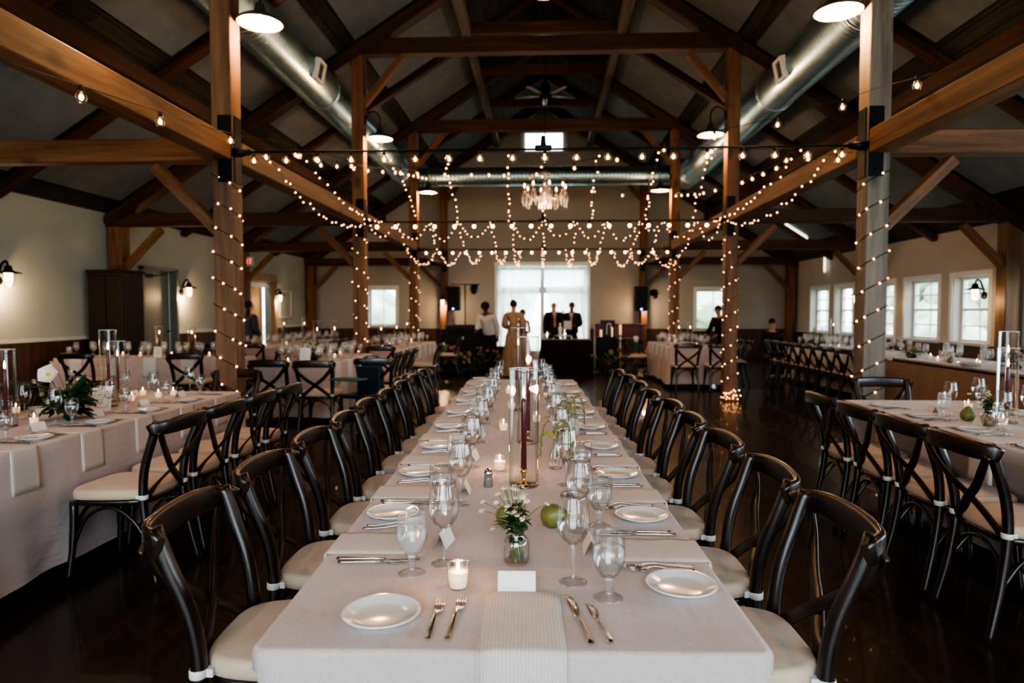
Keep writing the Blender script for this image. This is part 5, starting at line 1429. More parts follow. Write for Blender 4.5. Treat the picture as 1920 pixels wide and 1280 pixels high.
# chandelier
c = at(1022, 362, 13.0)
t = thing('crystal_chandelier', 'crystal chandelier glowing over the middle of the nave', 'chandelier', c)
m = MB(); m.lathe([(.001, .42), (.06, .40), (.09, .34), (.05, .30), (.03, .24), (.06, .18), (.05, .12), (.03, .06), (.09, .0), (.11, -.05), (.06, -.12), (.02, -.2), (.001, -.22)], seg=20); m.build('crystal_column', M['crystal'], t)
m = MB(); m.lathe([(.001, .1), (.07, .05), (.09, -.02), (.03, -.08), (.001, -.08)], seg=16); m.build('gilt_core', M['crystalglow'], t)
m = MB(); m.tube([(0, 0, .42), (0, 0, 6.5 - c.z)], .008, 6); m.build('chain', M['iron'], t)
for i in range(8):
    a = 2 * PI * i / 8 + .2; C, S = math.cos(a), math.sin(a); r = .40
    def Q(rr, z): return V((C * rr, S * rr, z))
    m = MB(); m.tube(spline([Q(.05, .02), Q(.16, -.10), Q(.30, -.10), Q(r, .0)], 5), .013, 6); m.lathe([(.001, 0), (.04, .01), (.042, .018), (.012, .02), (.012, .09), (.001, .09)], Q(r, 0), 12); arm = m.build('arm', M['crystalglow'], t)
    m = MB(); m.lathe([(.001, 0), (.016, .015), (.020, .035), (.012, .065), (.0008, .09)], Q(r, .09), 10); m.build('candle_bulb', M['bulb'], arm)
    m = MB()
    for j in range(6):
        b = 2 * PI * j / 6; p = Q(r, .0) + V((.045 * math.cos(b), .045 * math.sin(b), 0)); L = .10 + .07 * ((j * 5 + i) % 3)
        m.ball(p - V((0, 0, .03)), .010, 6, 4); m.lathe([(.001, 0), (.009, -L * .3), (.011, -L * .75), (.001, -L)], p - V((0, 0, .045)), 6)
    m.build('crystal_drops', M['crystal'], t)
m = MB()
for j in range(16):
    b = 2 * PI * j / 16; rr = .13 if j % 2 else .09; m.lathe([(.001, 0), (.010, -.06), (.012, -.16), (.001, -.24)], (rr * math.cos(b), rr * math.sin(b), -.06), 6); m.ball((rr * 1.1 * math.cos(b), rr * 1.1 * math.sin(b), .36), .013, 6, 4)
m.build('crystal_fringe', M['crystal'], t)
lamp('chandelier_light', 'POINT', c - V((0, 0, .3)), 60, WARM, .2)

# ceiling fan
t = thing('ceiling_fan', 'steel ceiling fan with slim blades under the ridge', 'fan', (0.05, 15.4, 6.30))
m = MB(); m.tube([(0, 0, .2), (0, 0, roofz(0) - 6.30)], .02, 8); m.lathe([(.001, 1.25), (.09, 1.25), (.05, 1.1), (.001, 1.1)], seg=14); m.build('drop_rod', M['iron'], t)
m = MB(); m.lathe([(.001, .28), (.09, .27), (.10, .05), (.13, .02), (.12, -.03), (.04, -.06), (.001, -.06)], seg=20); m.build('motor', M['iron'], t)
for i in range(5):
    a = 2 * PI * i / 5 + .35; m = MB(); C, S = math.cos(a), math.sin(a)
    m.sweep([(C * .1, S * .1, .0), (C * .35, S * .35, .0), (C * .72, S * .72, .01)], rrect(.12, .012, .4, 2), scales=[.5, 1, .75]); m.build('blade', M['fanmetal'], t)

# ================================================================== STRING LIGHTS
globe_me = MB().lathe([(.001, -.075), (.012, -.074), (.024, -.064), (.0285, -.050), (.027, -.036), (.018, -.022), (.011, -.012)], seg=12, mi=0).lathe([(.001, .012), (.011, .010), (.012, -.014), (.001, -.016)], seg=8, mi=1).ball((0, 0, -.046), (.0115, .0115, .016), 8, 6, 2).mesh('globe', [M['bulb_glass'], M['cable'], M['bulb']])
globe_far = MB().ball((0, 0, -.045), .024, 8, 6, 0).lathe([(.001, .012), (.011, .010), (.011, -.020), (.001, -.022)], seg=6, mi=1).mesh('globe', [M['bulb'], M['cable']])
def globe_string(label, pts, me, step=None, spots=None):
    t = thing('globe_string_light', label, 'string light', pts[0]); o = V(pts[0])
    m = MB(); m.tube([p - o for p in pts], .0032, 5); m.build('cable', M['cable'], t)
    for p in (spots if spots is not None else along(pts, step, step * .5, .06)): link('globe_bulb', me, t, p - o, random.uniform(0, 6)).scale = (1.3, 1.3, 1.3)
def near_path(path, n=8): return spline(path, n)
pA = [at(-120, 75, 3.15), at(150, 160, 4.12), at(300, 210, 4.85), at(432, 250, 5.8), at(500, 262, 6.6), at(560, 275, 7.2), at(660, 300, 8.0), at(747, 313, 8.8), at(834, 317, 9.3), at(920, 318, 9.9), at(1006, 318, 10.4), at(1112, 348, 11.4), at(1215, 362, 12.6), at(1262, 368, 15.2)]
sA = [at(152, 164, 4.12), at(300, 213, 4.85), at(432, 251, 5.8), at(554, 280, 7.2), at(659, 302, 8.0), at(751, 316, 8.8), at(834, 320, 9.3), at(917, 321, 9.9), at(1006, 320, 10.4), at(1110, 352, 11.4), at(1167, 360, 12.0), at(1215, 366, 12.6)]
globe_string('globe string running in from the cream-wall side over the beam and across the nave', spline(pA, 4), globe_me, spots=sA)
pB = [at(2040, 65, 4.2), at(1885, 104, 4.7), at(1720, 145, 5.4), at(1645, 165, 5.95), at(1580, 186, 6.5), at(1458, 220, 7.0), at(1340, 246, 7.6), at(1245, 268, 8.1), at(1157, 288, 8.6), at(1077, 304, 9.2), at(990, 317, 9.8), at(945, 319, 10.1), at(880, 318, 10.5), at(783, 316, 10.8), at(700, 300, 10.9)]
sB = [at(1885, 105, 4.7), at(1720, 146, 5.4), at(1580, 189, 6.5), at(1458, 223, 7.0), at(1340, 248, 7.6), at(1245, 271, 8.1), at(1157, 291, 8.6), at(1077, 307, 9.2), at(945, 322, 10.1), at(884, 321, 10.5), at(783, 319, 10.8)]
globe_string('globe string crossing the first window-wall post and sloping down over the nave', spline(pB, 4), globe_me, spots=sB)
pC = [at(1600, 285, 6.3), at(1545, 290, 6.9), at(1485, 286, 7.6), at(1457, 306, 8.4), at(1423, 322, 9.3), at(1392, 335, 10.3), at(1354, 347, 11.2), at(1308, 358, 12.6), at(1265, 362, 14.8)]
globe_string('globe string falling from the first to the third window-wall post', spline(pC, 4), globe_me, step=.62)
pD = [at(456, 284, 6.3), at(525, 282, 6.8), at(586, 285, 7.6), at(598, 300, 8.3), at(633, 304, 9.0), at(700, 314, 10.4), at(746, 318, 11.5), at(800, 330, 15.0)]
globe_string('globe string falling from the first to the third cream-wall post', spline(pD, 4), globe_me, step=.62)
for i, (y, z) in enumerate(((6.25, 2.895), (10.9, 2.865), (15.5, 2.845))):
    pts = [V((x, y - .02, z)) for x in [-2.85 + .15 * j for j in range(39)]]
    globe_string(f'row of globe bulbs tied along the {ROWN[i]} black tie rod', pts, globe_me if i == 0 else globe_far, step=.30 if i == 0 else .31)

fairy_me = MB().ball((0, 0, 0), .0105, 6, 4).mesh('fairy', M['fairy'])
fairy_big = MB().ball((0, 0, 0), .0125, 6, 4).mesh('fairy', M['fairy'])
def fairy_string(label, pts, step, jit=.018, me=None, name='fairy_light_strand', mx=100):
    t = thing(name, label, 'fairy lights', pts[0]); o = V(pts[0])
    m = MB(); m.tube([p - o for p in pts], .0040 if name[0] == 'w' else .0022, 4); m.build('wire', M['cablegreen'], t)
    sp = along(pts, step, step * .5, .35)
    if len(sp) > mx: sp = along(pts, step * len(sp) / mx * 1.02, step * .5, .3)[:mx]
    for p in sp:
        link('bulb', me or fairy_me, t, p - o + V((random.uniform(-jit, jit), random.uniform(-jit, jit), random.uniform(-jit, jit))))
X1 = [-2.62, -2.30, -1.50, -.92, -.33, .0, .50, 1.06, 1.56, 2.35, 2.66]
X2 = [-2.86, -2.62, -2.02, -1.37, -.55, .02, .77, 1.62, 2.36, 2.70, 2.88]
names = ['outermost over the cream-wall beam', 'second on the cream-wall side', 'third on the cream-wall side', 'fourth on the cream-wall side', 'cream-wall side of the chandelier', 'passing the chandelier', 'window side of the chandelier', 'fourth on the window side', 'third on the window side', 'second on the window side', 'outermost over the window-wall beam']
for i, (a, b) in enumerate(zip(X1, X2)):
    p0 = V((a, 6.27, 2.93)); p1 = V((b, 10.88, 2.88)); sag = [.30, .16, -.10, -.03, .03, .03, .03, .0, -.04, .16, .30][i]
    fairy_string(f'fairy light strand between the first two rods, {names[i]}', sagline(p0, p1, sag, 14), .20 if i in (0, 10) else .25 if i in (1, 9) else .40, .022)
XS = [-2.85, -2.40, -1.85, -1.38, -.83, -.50, .0, .52, .99, 1.55, 1.90, 2.44, 2.85]
for i, a in enumerate(XS[1:-1]):
    sg = [.50, .50, .48, .50, .53, .54, .54, .50, .54, .50, .55][i]
    fairy_string(f'deep fairy light strand beyond the second rod, {ORD[i]} from the cream-wall side', sagline(V((a, 10.92, 2.88)), V((a * 1.02, 15.45, 2.86)), sg, 18), .19, .026)
for i in range(len(XS) - 1):
    a, b = XS[i], XS[i + 1]; w = b - a
    if i in (4,): continue
    fairy_string(f'fairy light swag hung along the second rod, {ORD[i]} from the cream-wall side', sagline(V((a + .02, 10.9, 2.88)), V((b - .02, 10.9, 2.88)), (.24 if w > .4 else .16) + .03 * ((i * 7) % 3), 12), .085, .014)
# wound round the posts
def wrap(sx, i, z0, z1, pitch, n=5):
    y = YP[i]; c = V((sx * 3.0, y, 0)); h = .108; cor = [(-h, -h), (h, -h), (h, h), (-h, h)]
    if sx > 0: cor = [(h, -h), (-h, -h), (-h, h), (h, h)]
    pts = []; z = z0; k = 0
    while z > z1:
        for j in range(4): pts.append(c + V((cor[j][0], cor[j][1], z - pitch * [.0, .45, .70, .85][j])))
        z -= pitch; k += 1
    fairy_string(f'fairy lights wound round the {ROWN[i]} post of the {SIDE[sx]} arcade', pts, .165 if i == 0 else .17, .006, name='wound_fairy_lights', mx=95)
wrap(-1, 0, 2.72, .15, .243); wrap(1, 0, 2.70, .1, .243)
wrap(-1, 1, 2.72, .5, .27); wrap(1, 1, 2.7, .02, .25)
wrap(-1, 2, 2.75, .6, .32); wrap(1, 2, 2.75, .6, .30)
pile = [V((3.0 + .13 * math.cos(a) , 10.97 - .16 + .05 * math.sin(a * 1.7), .02 + .012 * a)) for a in [i * .5 for i in range(26)]]
fairy_string('loose coil of fairy lights at the foot of the second window-wall post', pile, .075, .01)

# ================================================================== BAND GEAR AND OBJECTS AT THE FAR END
def speaker(x, y, z0, label, w=.36, h=.68):
    t = thing('loudspeaker', label, 'loudspeaker', (x, y, z0))
    m = MB(); m.box((0, 0, h / 2), (w, .34, h), ch=.02); m.build('cabinet', M['black'], t)
    m = MB(); m.box((0, -.172, h / 2), (w - .05, .006, h - .06)); m.build('grille', M['grille'], t)
    m = MB(); m.lathe([(.001, 0), (.03, 0), (.001, .015)], (0, -.178, .05), 8, rot=Euler((PI / 2, 0, 0)).to_matrix()); m.build('status_light', M['blueled'], t)
def stand(x, y, h, label, bar=None):
    t = thing('tripod_stand', label, 'stand', (x, y, 0))
    m = MB(); m.tube([(0, 0, .05), (0, 0, h)], .018, 8); m.build('pole', M['black'], t)
    for i in range(3):
        a = 2 * PI * i / 3 + .5; m = MB(); m.tube([(0, 0, .55), (.30 * math.cos(a), .30 * math.sin(a), .01)], .012, 6); m.build('leg', M['black'], t)
    if bar: m = MB(); m.tube([(-bar, 0, h), (bar, 0, h)], .015, 6); m.build('cross_bar', M['black'], t)
p = at(851, 582, 19.0); stand(p.x, 19.0, p.z, 'tripod under the loudspeaker on the cream-wall side of the band'); speaker(p.x, 19.0, p.z, 'black loudspeaker on a tripod by the cream-wall side post')
p = at(1201, 583, 19.0); stand(p.x, 19.0, p.z, 'tripod under the loudspeaker on the window side of the band'); speaker(p.x, 19.0, p.z, 'black loudspeaker on a tripod by the window side post')
p = at(872, 533, 19.5); stand(p.x, 19.5, p.z, 'tall tripod with a T bar holding the stage light', .42)
def parcan(x, y, z, label):
    t = thing('stage_light', label, 'stage light', (x, y, z))
    rot = Euler((R(-60), 0, 0)).to_matrix()
    m = MB(); m.lathe([(.001, -.12), (.08, -.12), (.11, .05), (.115, .12), (.10, .12), (.001, .02)], (0, 0, -.16), 16, rot=rot); m.build('lamp_can', M['black'], t)
    m = MB(); m.tube([(-.12, 0, -.16), (-.12, 0, -.02), (.12, 0, -.02), (.12, 0, -.16)], .008, 5); m.tube([(0, 0, -.02), (0, 0, .02)], .015, 6); m.build('yoke', M['iron'], t)
p = at(889, 533, 19.5); parcan(p.x, 19.5, p.z, 'round stage light hanging from the T bar')
p = at(1227, 542, 20.1); parcan(p.x, 20.1, p.z, 'small stage light on the fourth window-wall post')
def simple_box(name, cat, label, loc, size, mt, extra=None, rz=0):
    t = thing(name, label, cat, loc, rz); m = MB(); m.box((0, 0, size[2] / 2), size, ch=min(size) * .08); m.build('case', mt, t)
    if extra: extra(t)
    return t
def knobs(t):
    m = MB()
    for i in range(5): m.lathe([(.001, 0), (.012, 0), (.012, .02), (.001, .02)], (-.2 + .1 * i, -.02, .10), 8)
    m.build('control_knobs', M['steel'], t)
simple_box('mixing_desk', 'audio gear', 'black mixing desk on the equipment table', (-2.15, 18.05, .98), (.9, .45, .10), M['black'], knobs)
def cone(t):
    m = MB(); m.lathe([(.001, .0), (.05, .01), (.07, .0)], (0, -.10, .16), 14, rot=Euler((PI / 2, 0, 0)).to_matrix()); m.build('speaker_cone', M['grille'], t)
p = at(898, 612, 18.05); simple_box('small_monitor', 'loudspeaker', 'small black monitor near the person in a white shirt', (-1.55, 18.05, .98), (.17, .18, .26), M['black'], cone)
for i, x in enumerate((-2.9, -1.2)):
    simple_box('equipment_case', 'case', ['black flight case by the equipment table on the cream-wall side', 'black flight case under the person in a white shirt'][i], (x, 17.3, 0), (.6, .45, .55), M['black'], lambda t: MB().box((0, -.23, .35), (.16, .02, .04)).build('handle', M['steel'], t))
# upright piano, side cabinet with numbered board
t = thing('upright_piano', 'reddish brown upright piano against the end wall', 'piano', (2.25, 19.9, 0))
m = MB(); m.box((0, .15, .52), (1.45, .35, 1.04), ch=.01); m.box((0, .12, 1.06), (1.5, .42, .04), ch=.01); m.build('body', M['piano'], t)
m = MB(); m.box((0, -.14, .62), (1.35, .26, .10), ch=.01); m.build('keybed', M['piano'], t)
m = MB(); m.box((0, -.18, .675), (1.2, .14, .012)); m.build('keyboard', M['china'], t)
for s in (-1, 1): m = MB(); m.box((s * .66, -.22, .29), (.06, .06, .58), ch=.008); m.build('leg', M['piano'], t)
t = simple_box('side_cabinet', 'cabinet', 'black draped stand holding the framed board and candles', (1.62, 17.3, 0), (.55, .45, .78), M['suit'], lambda t: MB().box((0, 0, .79), (.6, .5, .02)).build('top', M['black'], t))
t = thing('framed_board', 'small black board in a dark frame with a white curl drawn on it', 'sign', (1.66, 17.36, .80))
m = MB(); m.box((0, 0, .20), (.32, .02, .42), ch=.004); m.build('board', M['black'], t)
m = MB()
for x_, z_, a_, b_ in ((0, .405, .36, .03), (0, .0, .36, .03), (-.17, .2, .03, .4), (.17, .2, .03, .4)): m.box((x_, -.005, z_ + .0), (a_, .03, b_))
m.build('frame', M['iron'], t)
m = MB(); m.tube(spline([(-.02, -.018, .05), (-.02, -.018, .22), (0, -.018, .32), (.06, -.018, .33), (.09, -.018, .27), (.07, -.018, .21)], 5), .012, 6); m.build('chalk_mark', M['card'], t)
def pillar(x, y, z, r, h, label, mt='wax', flame=True):
    t = thing('pillar_candle', label, 'candle', (x, y, z))
    m = MB(); m.lathe([(.001, 0), (r, 0), (r, h - .005), (r * .9, h), (.001, h - .006)], seg=16); w = m.build('wax', M[mt], t)
    m = MB(); m.tube([(0, 0, h - .006), (.001, 0, h + .012)], .002, 4); m.build('wick', M['black'], t)
pillar(1.47, 17.1, .80, .03, .18, 'short white pillar candle on the black draped stand')
pillar(1.75, 17.1, .80, .022, .24, 'slim cream candle in front of the framed board')
t = thing('floor_candelabrum', 'slender white floor candle holder between the stand and the flowers', 'candle holder', (1.90, 16.6, 0))
m = MB(); m.lathe([(.001, 0), (.13, 0), (.13, .015), (.02, .03), (.015, .5), (.03, .55), (.015, .6), (.015, .85), (.05, .88), (.001, .89)], seg=14); m.build('holder', M['china'], t)
m = MB(); m.lathe([(.001, .88), (.03, .88), (.03, 1.12), (.001, 1.12)], seg=12); m.build('candle', M['wax'], t)
t = thing('white_pedestal', 'short white cylinder candle stand among the floor flowers', 'stand', (2.20, 16.0, 0))
m = MB(); m.lathe([(.001, 0), (.07, 0), (.06, .02), (.058, .70), (.07, .72), (.001, .72)], seg=16); m.build('column', M['tealplastic'], t)
m = MB(); m.lathe([(.001, .72), (.055, .72), (.055, .86), (.001, .855)], seg=16); m.build('candle', M['china'], t)
# high table: cake board, figure, microphone
t = thing('cake_stand', 'white cake board at the middle of the burgundy table', 'cake stand', (.50, 16.5, H))
m = MB(); m.lathe([(.001, 0), (.10, 0), (.10, .01), (.03, .02), (.03, .06), (.22, .075), (.225, .10), (.001, .10)], seg=28); m.build('stand', M['china'], t)
t = thing('table_figurine', 'small white figurine standing on the cake board', 'figurine', (.42, 16.45, H + .10))
m = MB(); m.lathe([(.001, 0), (.05, 0), (.04, .05), (.05, .12), (.055, .18), (.03, .22), (.02, .235), (.032, .26), (.03, .29), (.001, .31)], seg=16); m.build('body', M['china'], t)
m = MB(); m.lathe([(.001, 0), (.035, 0), (.001, .01)], (0, 0, .30), 10); m.build('cap', M['china'], t)
t = thing('microphone_stand', 'thin microphone stand between the two suited men', 'microphone', (.50, 17.14, 0))
m = MB(); m.lathe([(.001, 0), (.13, 0), (.13, .015), (.012, .03), (.010, 1.35), (.001, 1.35)], seg=12); m.build('pole', M['steel'], t)
m = MB(); m.tube([(0, 0, 1.33), (0, -.06, 1.42)], .014, 8); m.ball((0, -.075, 1.44), .028, 10, 6); m.build('microphone', M['steel'], t)
t = thing('open_booklet', 'open white booklet held between the two suited men', 'booklet', (.62, 16.92, 1.0))
m = MB(); m.box((-.05, 0, .1), (.10, .004, .22), 0, Euler((.2, 0, .2)).to_matrix()); m.box((.05, 0, .1), (.10, .004, .22), 0, Euler((.2, 0, -.2)).to_matrix()); m.build('pages', M['shirt'], t)
m = MB(); m.box((0, .01, .1), (.21, .003, .23), 0, Euler((.2, 0, 0)).to_matrix()); m.build('cover', M['slate'], t)
arrangement('floor_flowers', (-2.1, 15.6, 0), 'bank of green floor flowers before the equipment table', 41, .65, .55, (('leaf_pale', 22), ('petal_orange', 4), ('petal_pink', 2)), leafm='leaf_mid', nl=180, bowl=False, leafs=.2)
arrangement('floor_flowers', (-1.35, 16.3, 0), 'second green flower bank behind the woman in apricot', 42, .5, .5, (('leaf_pale', 14), ('petal_orange', 3)), leafm='leaf_mid', nl=120, bowl=False, leafs=.2)
arrangement('floor_flowers', (1.65, 15.8, 0), 'bank of floor flowers with apricot blooms beside the burgundy table', 43, .6, .5, (('petal_orange', 6), ('leaf_pale', 16)), leafm='leaf_mid', nl=180, bowl=False, leafs=.18)
arrangement('floor_flowers', (2.35, 15.4, 0), 'bank of floor flowers around the white candle stand', 44, .5, .48, (('petal_orange', 3), ('petal_pink', 3), ('leaf_pale', 12)), leafm='leaf_mid', nl=120, bowl=False, leafs=.18)
# dark cabinet by the cream wall
t = thing('tall_cabinet', 'tall dark wooden cabinet standing by the cream wall', 'cabinet', (-6.85, 10.52, 0))
m = MB(); m.box((0, 0, 1.03), (.60, .5, 2.06), ch=.01); m.box((0, 0, 2.07), (.66, .52, .04), ch=.01); m.build('carcass', M['cabinet'], t)
for s in (-1, 1):
    m = MB(); m.box((s * .145, -.262, 1.04), (.275, .02, 1.9), ch=.005); dd = m.build('cabinet_door', M['cabinet'], t)
    m = MB(); m.tube([(s * .04, -.28, 1.0), (s * .04, -.30, 1.02), (s * .04, -.30, 1.12), (s * .04, -.28, 1.14)], .006, 6); m.build('handle', M['iron'], dd)
# exit sign
t = thing('exit_sign', 'lit red exit sign above the pine doorway', 'sign', (-6.98, 15.6, 2.62))
m = MB(); m.box((0, 0, 0), (.34, .06, .22), ch=.008); m.build('sign_case', M['exitcase'], t)
m = MB()
def stroke(x, z, w, h): m.box((x, -.034, z), (w, .006, h))
x = -.115
stroke(x - .02, 0, .012, .11); stroke(x, .049, .04, .013); stroke(x, 0, .034, .013); stroke(x, -.049, .04, .013)           # E
for s in (-1, 1): m.box((-.04, -.034, 0), (.012, .006, .125), 0, Euler((0, s * .48, 0)).to_matrix())                      # X
stroke(.03, 0, .012, .11)                                                                                                 # I
stroke(.10, .049, .055, .013); stroke(.10, 0, .012, .11)                                                                  # T
m.build('lettering', M['exit'], t)
m = MB(); m.tube([(-.27, 0, .16), (0, 0, .16), (0, 0, .10)], .012, 6); m.build('bracket', M['iron'], t)
# wall notice
t = thing('notice_board', 'small grey notice panel on the cream wall beyond the pine doorway', 'notice', (XL + .012, 18.6, 1.65))
m = MB(); m.box((0, 0, 0), (.02, .8, .7), ch=.004); m.build('panel', mat('notice_grey', (.35, .38, .37), .5), t)
m = MB()
for z_ in (-.36, .36): m.box((.006, 0, z_), (.03, .84, .03))
for y_ in (-.41, .41): m.box((.006, y_, 0), (.03, .03, .74))
m.build('frame', M['rail'], t)

# outdoors
m = MB(); m.box((0, 8, -.35), (160, 160, .1)); o = m.build('ground_outside', M['lawn']); tag(o, 'lawn outside the windows', None, None, 'structure')
def tree_out(x, y, h, w, seed):
    rnd = random.Random(seed); t = thing('garden_tree', 'pale green tree outside the windows', 'tree', (x, y, -.3), 0, 'trees outside the windows')
    m = MB(); m.tube([(0, 0, 0), (.05, 0, h * .4), (0, .05, h * .7)], [.16, .12, .06], 8); m.build('trunk', M['cabinet'], t)
    m = MB()
    for i in range(26):
        a = rnd.uniform(0, 6.28); r = rnd.uniform(0, w); z = h * rnd.uniform(.18, 1); m.ball((r * math.cos(a), r * math.sin(a), z), (rnd.uniform(.5, 1.0), rnd.uniform(.5, 1.0), rnd.uniform(.4, .8)), 8, 6)
    m.build('foliage', M['hedge'], t)
for i in range(6): tree_out(13 + (i % 2) * 3, 4 + i * 4.6, 3.4 + (i % 2) * .8, 1.4, i)
for i in range(4): tree_out(-8 + i * 5.2, 29 + (i % 2) * 2, 2.6, 1.5, 20 + i)
# ================================================================== PEOPLE
def skin_mesh(name, verts, edges, rad, mt, parent, root=0, sub=2):
    me = bpy.data.meshes.new(name); me.from_pydata([tuple(v) for v in verts], edges, []); me.materials.append(mt); me.update()
    o = link(name, me, parent); mod = o.modifiers.new('Skin', 'SKIN'); mod.use_smooth_shade = True; mod.branch_smoothing = .4
    sk = me.skin_vertices[0].data
    for i, r in enumerate(rad):
        sk[i].radius = (r, r) if isinstance(r, (int, float)) else r; sk[i].use_root = (i == root)
    s = o.modifiers.new('Subdivision', 'SUBSURF'); s.levels = s.render_levels = sub
    return o

def person(label, loc, rz, height=1.75, lean=0.0, sit=False, arms=('down', 'down'), skin='skin', hair='short', top='suit', bottom='suit', dress=None, tie=None, shirt=None, face=True, name='person', slim=1.0):
    t = thing(name, label, 'person', loc, rz)
    K = height / 1.75; hip = .93; zoff = (.50 - hip) if sit else 0.0
    def L(x, y, z):     # lean the trunk forward (towards -y, the way the figure faces) about the hips
        dz = z - hip
        if dz > 0: y, z = y - math.sin(lean) * dz, hip + math.cos(lean) * dz
        return V((x * slim, y, z + zoff)) * K
    vs = [L(0, 0, .95), L(0, 0, 1.10), L(0, .0, 1.28), L(0, .01, 1.42), L(0, 0, 1.49), L(0, -.01, 1.555), L(0, -.012, 1.625), L(0, .0, 1.70)]
    rr = [(.125, .10), (.115, .09), (.135, .10), (.10, .075), (.048, .05), (.055, .065), (.075, .088), (.06, .07)]
    ed = [(i, i + 1) for i in range(7)]
    arms_ch = []
    for si, s in enumerate((-1, 1)):
        b = len(vs); mode = arms[si]
        sh = (s * .185, 0, 1.41)
        if mode == 'down': el, wr, hd = (s * .225, .02, 1.13), (s * .235, -.04, .88), (s * .235, -.06, .80)
        elif mode == 'hold': el, wr, hd = (s * .24, .0, 1.14), (s * .12, -.22, 1.10), (s * .05, -.27, 1.11)
        elif mode == 'reach': el, wr, hd = (s * .24, -.12, 1.16), (s * .18, -.36, 1.02), (s * .17, -.43, .99)
        else: el, wr, hd = (s * .27, .03, 1.14), (s * .16, -.16, .98), (s * .10, -.20, .96)
        if sit and mode != 'hold': el, wr, hd = (s * .24, -.05, 1.15), (s * .16, -.28, 1.02), (s * .12, -.34, 1.02)
        a = [L(*sh), L(*el), L(*wr), L(*hd)]
        vs += a; rr += [.052 * slim, .040, .028, .030]; ed += [(3, b), (b, b + 1), (b + 1, b + 2), (b + 2, b + 3)]
        d = (a[3] - a[2]).normalized(); side = d.cross(V((0, 1, 0)) if abs(d.y) < .8 else V((0, 0, 1))).normalized()
        for f_, (o_, ln) in enumerate(((-.024, .055), (-.008, .066), (.008, .070), (.024, .062))):
            q = len(vs); p0 = a[3] + side * o_ * K + d * .03; p1 = p0 + d * ln * .5 * K; p2 = p1 + (d * .8 + V((0, -.4, -.1))).normalized() * ln * .5 * K
            vs += [p0, p1, p2]; rr += [.010, .0085, .007]; ed += [(b + 3, q), (q, q + 1), (q + 1, q + 2)]
        q = len(vs); p0 = a[3] - side * s * .03 * K; vs += [p0, p0 + (d - side * s * .6).normalized() * .04 * K]; rr += [.011, .008]; ed += [(b + 3, q), (q, q + 1)]
        arms_ch.append(a)
    legs = []
    for s in (-1, 1):
        b = len(vs)
        if sit: a = [L(s * .09, 0, .90), V((s * .11 * K, -.42 * K, .50 * K)), V((s * .11 * K, -.40 * K, .08)), V((s * .12 * K, -.52 * K, .035))]
        else: a = [L(s * .09, 0, .88), L(s * .10, -.015, .50), V((s * .10 * K, .02, .09)), V((s * .12 * K, -.11, .035))]
        vs += a; rr += [.085, .058, .040, (.035, .03)]; ed += [(0, b), (b, b + 1), (b + 1, b + 2), (b + 2, b + 3)]; legs.append(a)
    skin_mesh('body', vs, ed, [(r[0] * K, r[1] * K) if isinstance(r, tuple) else r * K for r in rr], M[skin], t)
    # trousers / skirt
    if dress is None:
        lv = [L(0, 0, 1.02), L(0, 0, .93)]; lr = [(.14, .115), (.15, .12)]; le = [(0, 1)]
        for a in legs:
            b = len(lv); lv += [a[0], a[1], a[2]]; lr += [.105, .078, .068]; le += [(1, b), (b, b + 1), (b + 1, b + 2)]
        skin_mesh('trousers', lv, le, [(r[0] * K, r[1] * K) if isinstance(r, tuple) else r * K for r in lr], M[bottom], t, 1)
        for a in legs:
            m = MB(); m.ball((a[3] + a[2]) / 2 + V((0, 0, -.02)), (.048, .13, .045), 10, 6); m.build('shoe', M['black'], t)
    else:
        mt, flare = dress; m = MB(); n = 28; lev = [(1.16, .15, .115), (1.05, .135, .105), (.92, .185, .15), (.7, .20 + flare * .3, .18 + flare * .3), (.4, .24 + flare * .6, .22 + flare * .6), (.12, .28 + flare, .26 + flare), (.02, .30 + flare, .28 + flare)]
        pv = []
        for j, (z, a, b_) in enumerate(lev):
            for i in range(n):
                th = 2 * PI * i / n; rip = 1 + .07 * (j / 6) * math.sin(th * 7 + j); c = L(0, 0, z); pv.append((c.x + a * K * rip * math.cos(th), c.y + b_ * K * rip * math.sin(th), c.z))
        m.add(pv, [(j * n + i, (j + 1) * n + i, (j + 1) * n + (i + 1) % n, j * n + (i + 1) % n) for j in range(len(lev) - 1) for i in range(n)]); m.build('skirt', M[mt], t)
    # jacket or shirt
    tv = [L(0, 0, .90 if dress is None else 1.05), L(0, 0, 1.10), L(0, 0, 1.28), L(0, .01, 1.41)]
    tr = [(.20, .14), (.19, .14), (.215, .15), (.17, .11)]; te = [(0, 1), (1, 2), (2, 3)]
    if dress is not None: tr = [(.14, .11), (.13, .105), (.145, .11), (.09, .08)]
    for s, a in zip((-1, 1), arms_ch):
        b = len(tv)
        if dress is None or dress[0] == 'dress':
            tv += [a[0], a[1], a[2]]; tr += ([.082, .064, .050] if dress is None else [.085, .095, .040]); te += [(3, b), (b, b + 1), (b + 1, b + 2)]
    skin_mesh('jacket' if top == 'suit' else 'top', tv, te, [(r[0] * K * slim, r[1] * K) if isinstance(r, tuple) else r * K for r in tr], M[top], t, 1)
    if shirt:
        m = MB(); c = L(0, -.105, 1.33); m.prism([(-.05, .11), (.05, .11), (0, -.13)], .012, origin=c - V((0, .02, 0))); m.build('shirt_front', M['shirt'], t)
    if tie:
        m = MB(); c = L(0, -.125, 1.32); m.prism([(-.018, .10), (.018, .10), (.030, -.22), (0, -.27), (-.030, -.22)], .01, origin=c - V((0, .025, 0))); m.build('tie', M[tie], t)
    # head details
    hc = L(0, -.012, 1.63); m = MB()
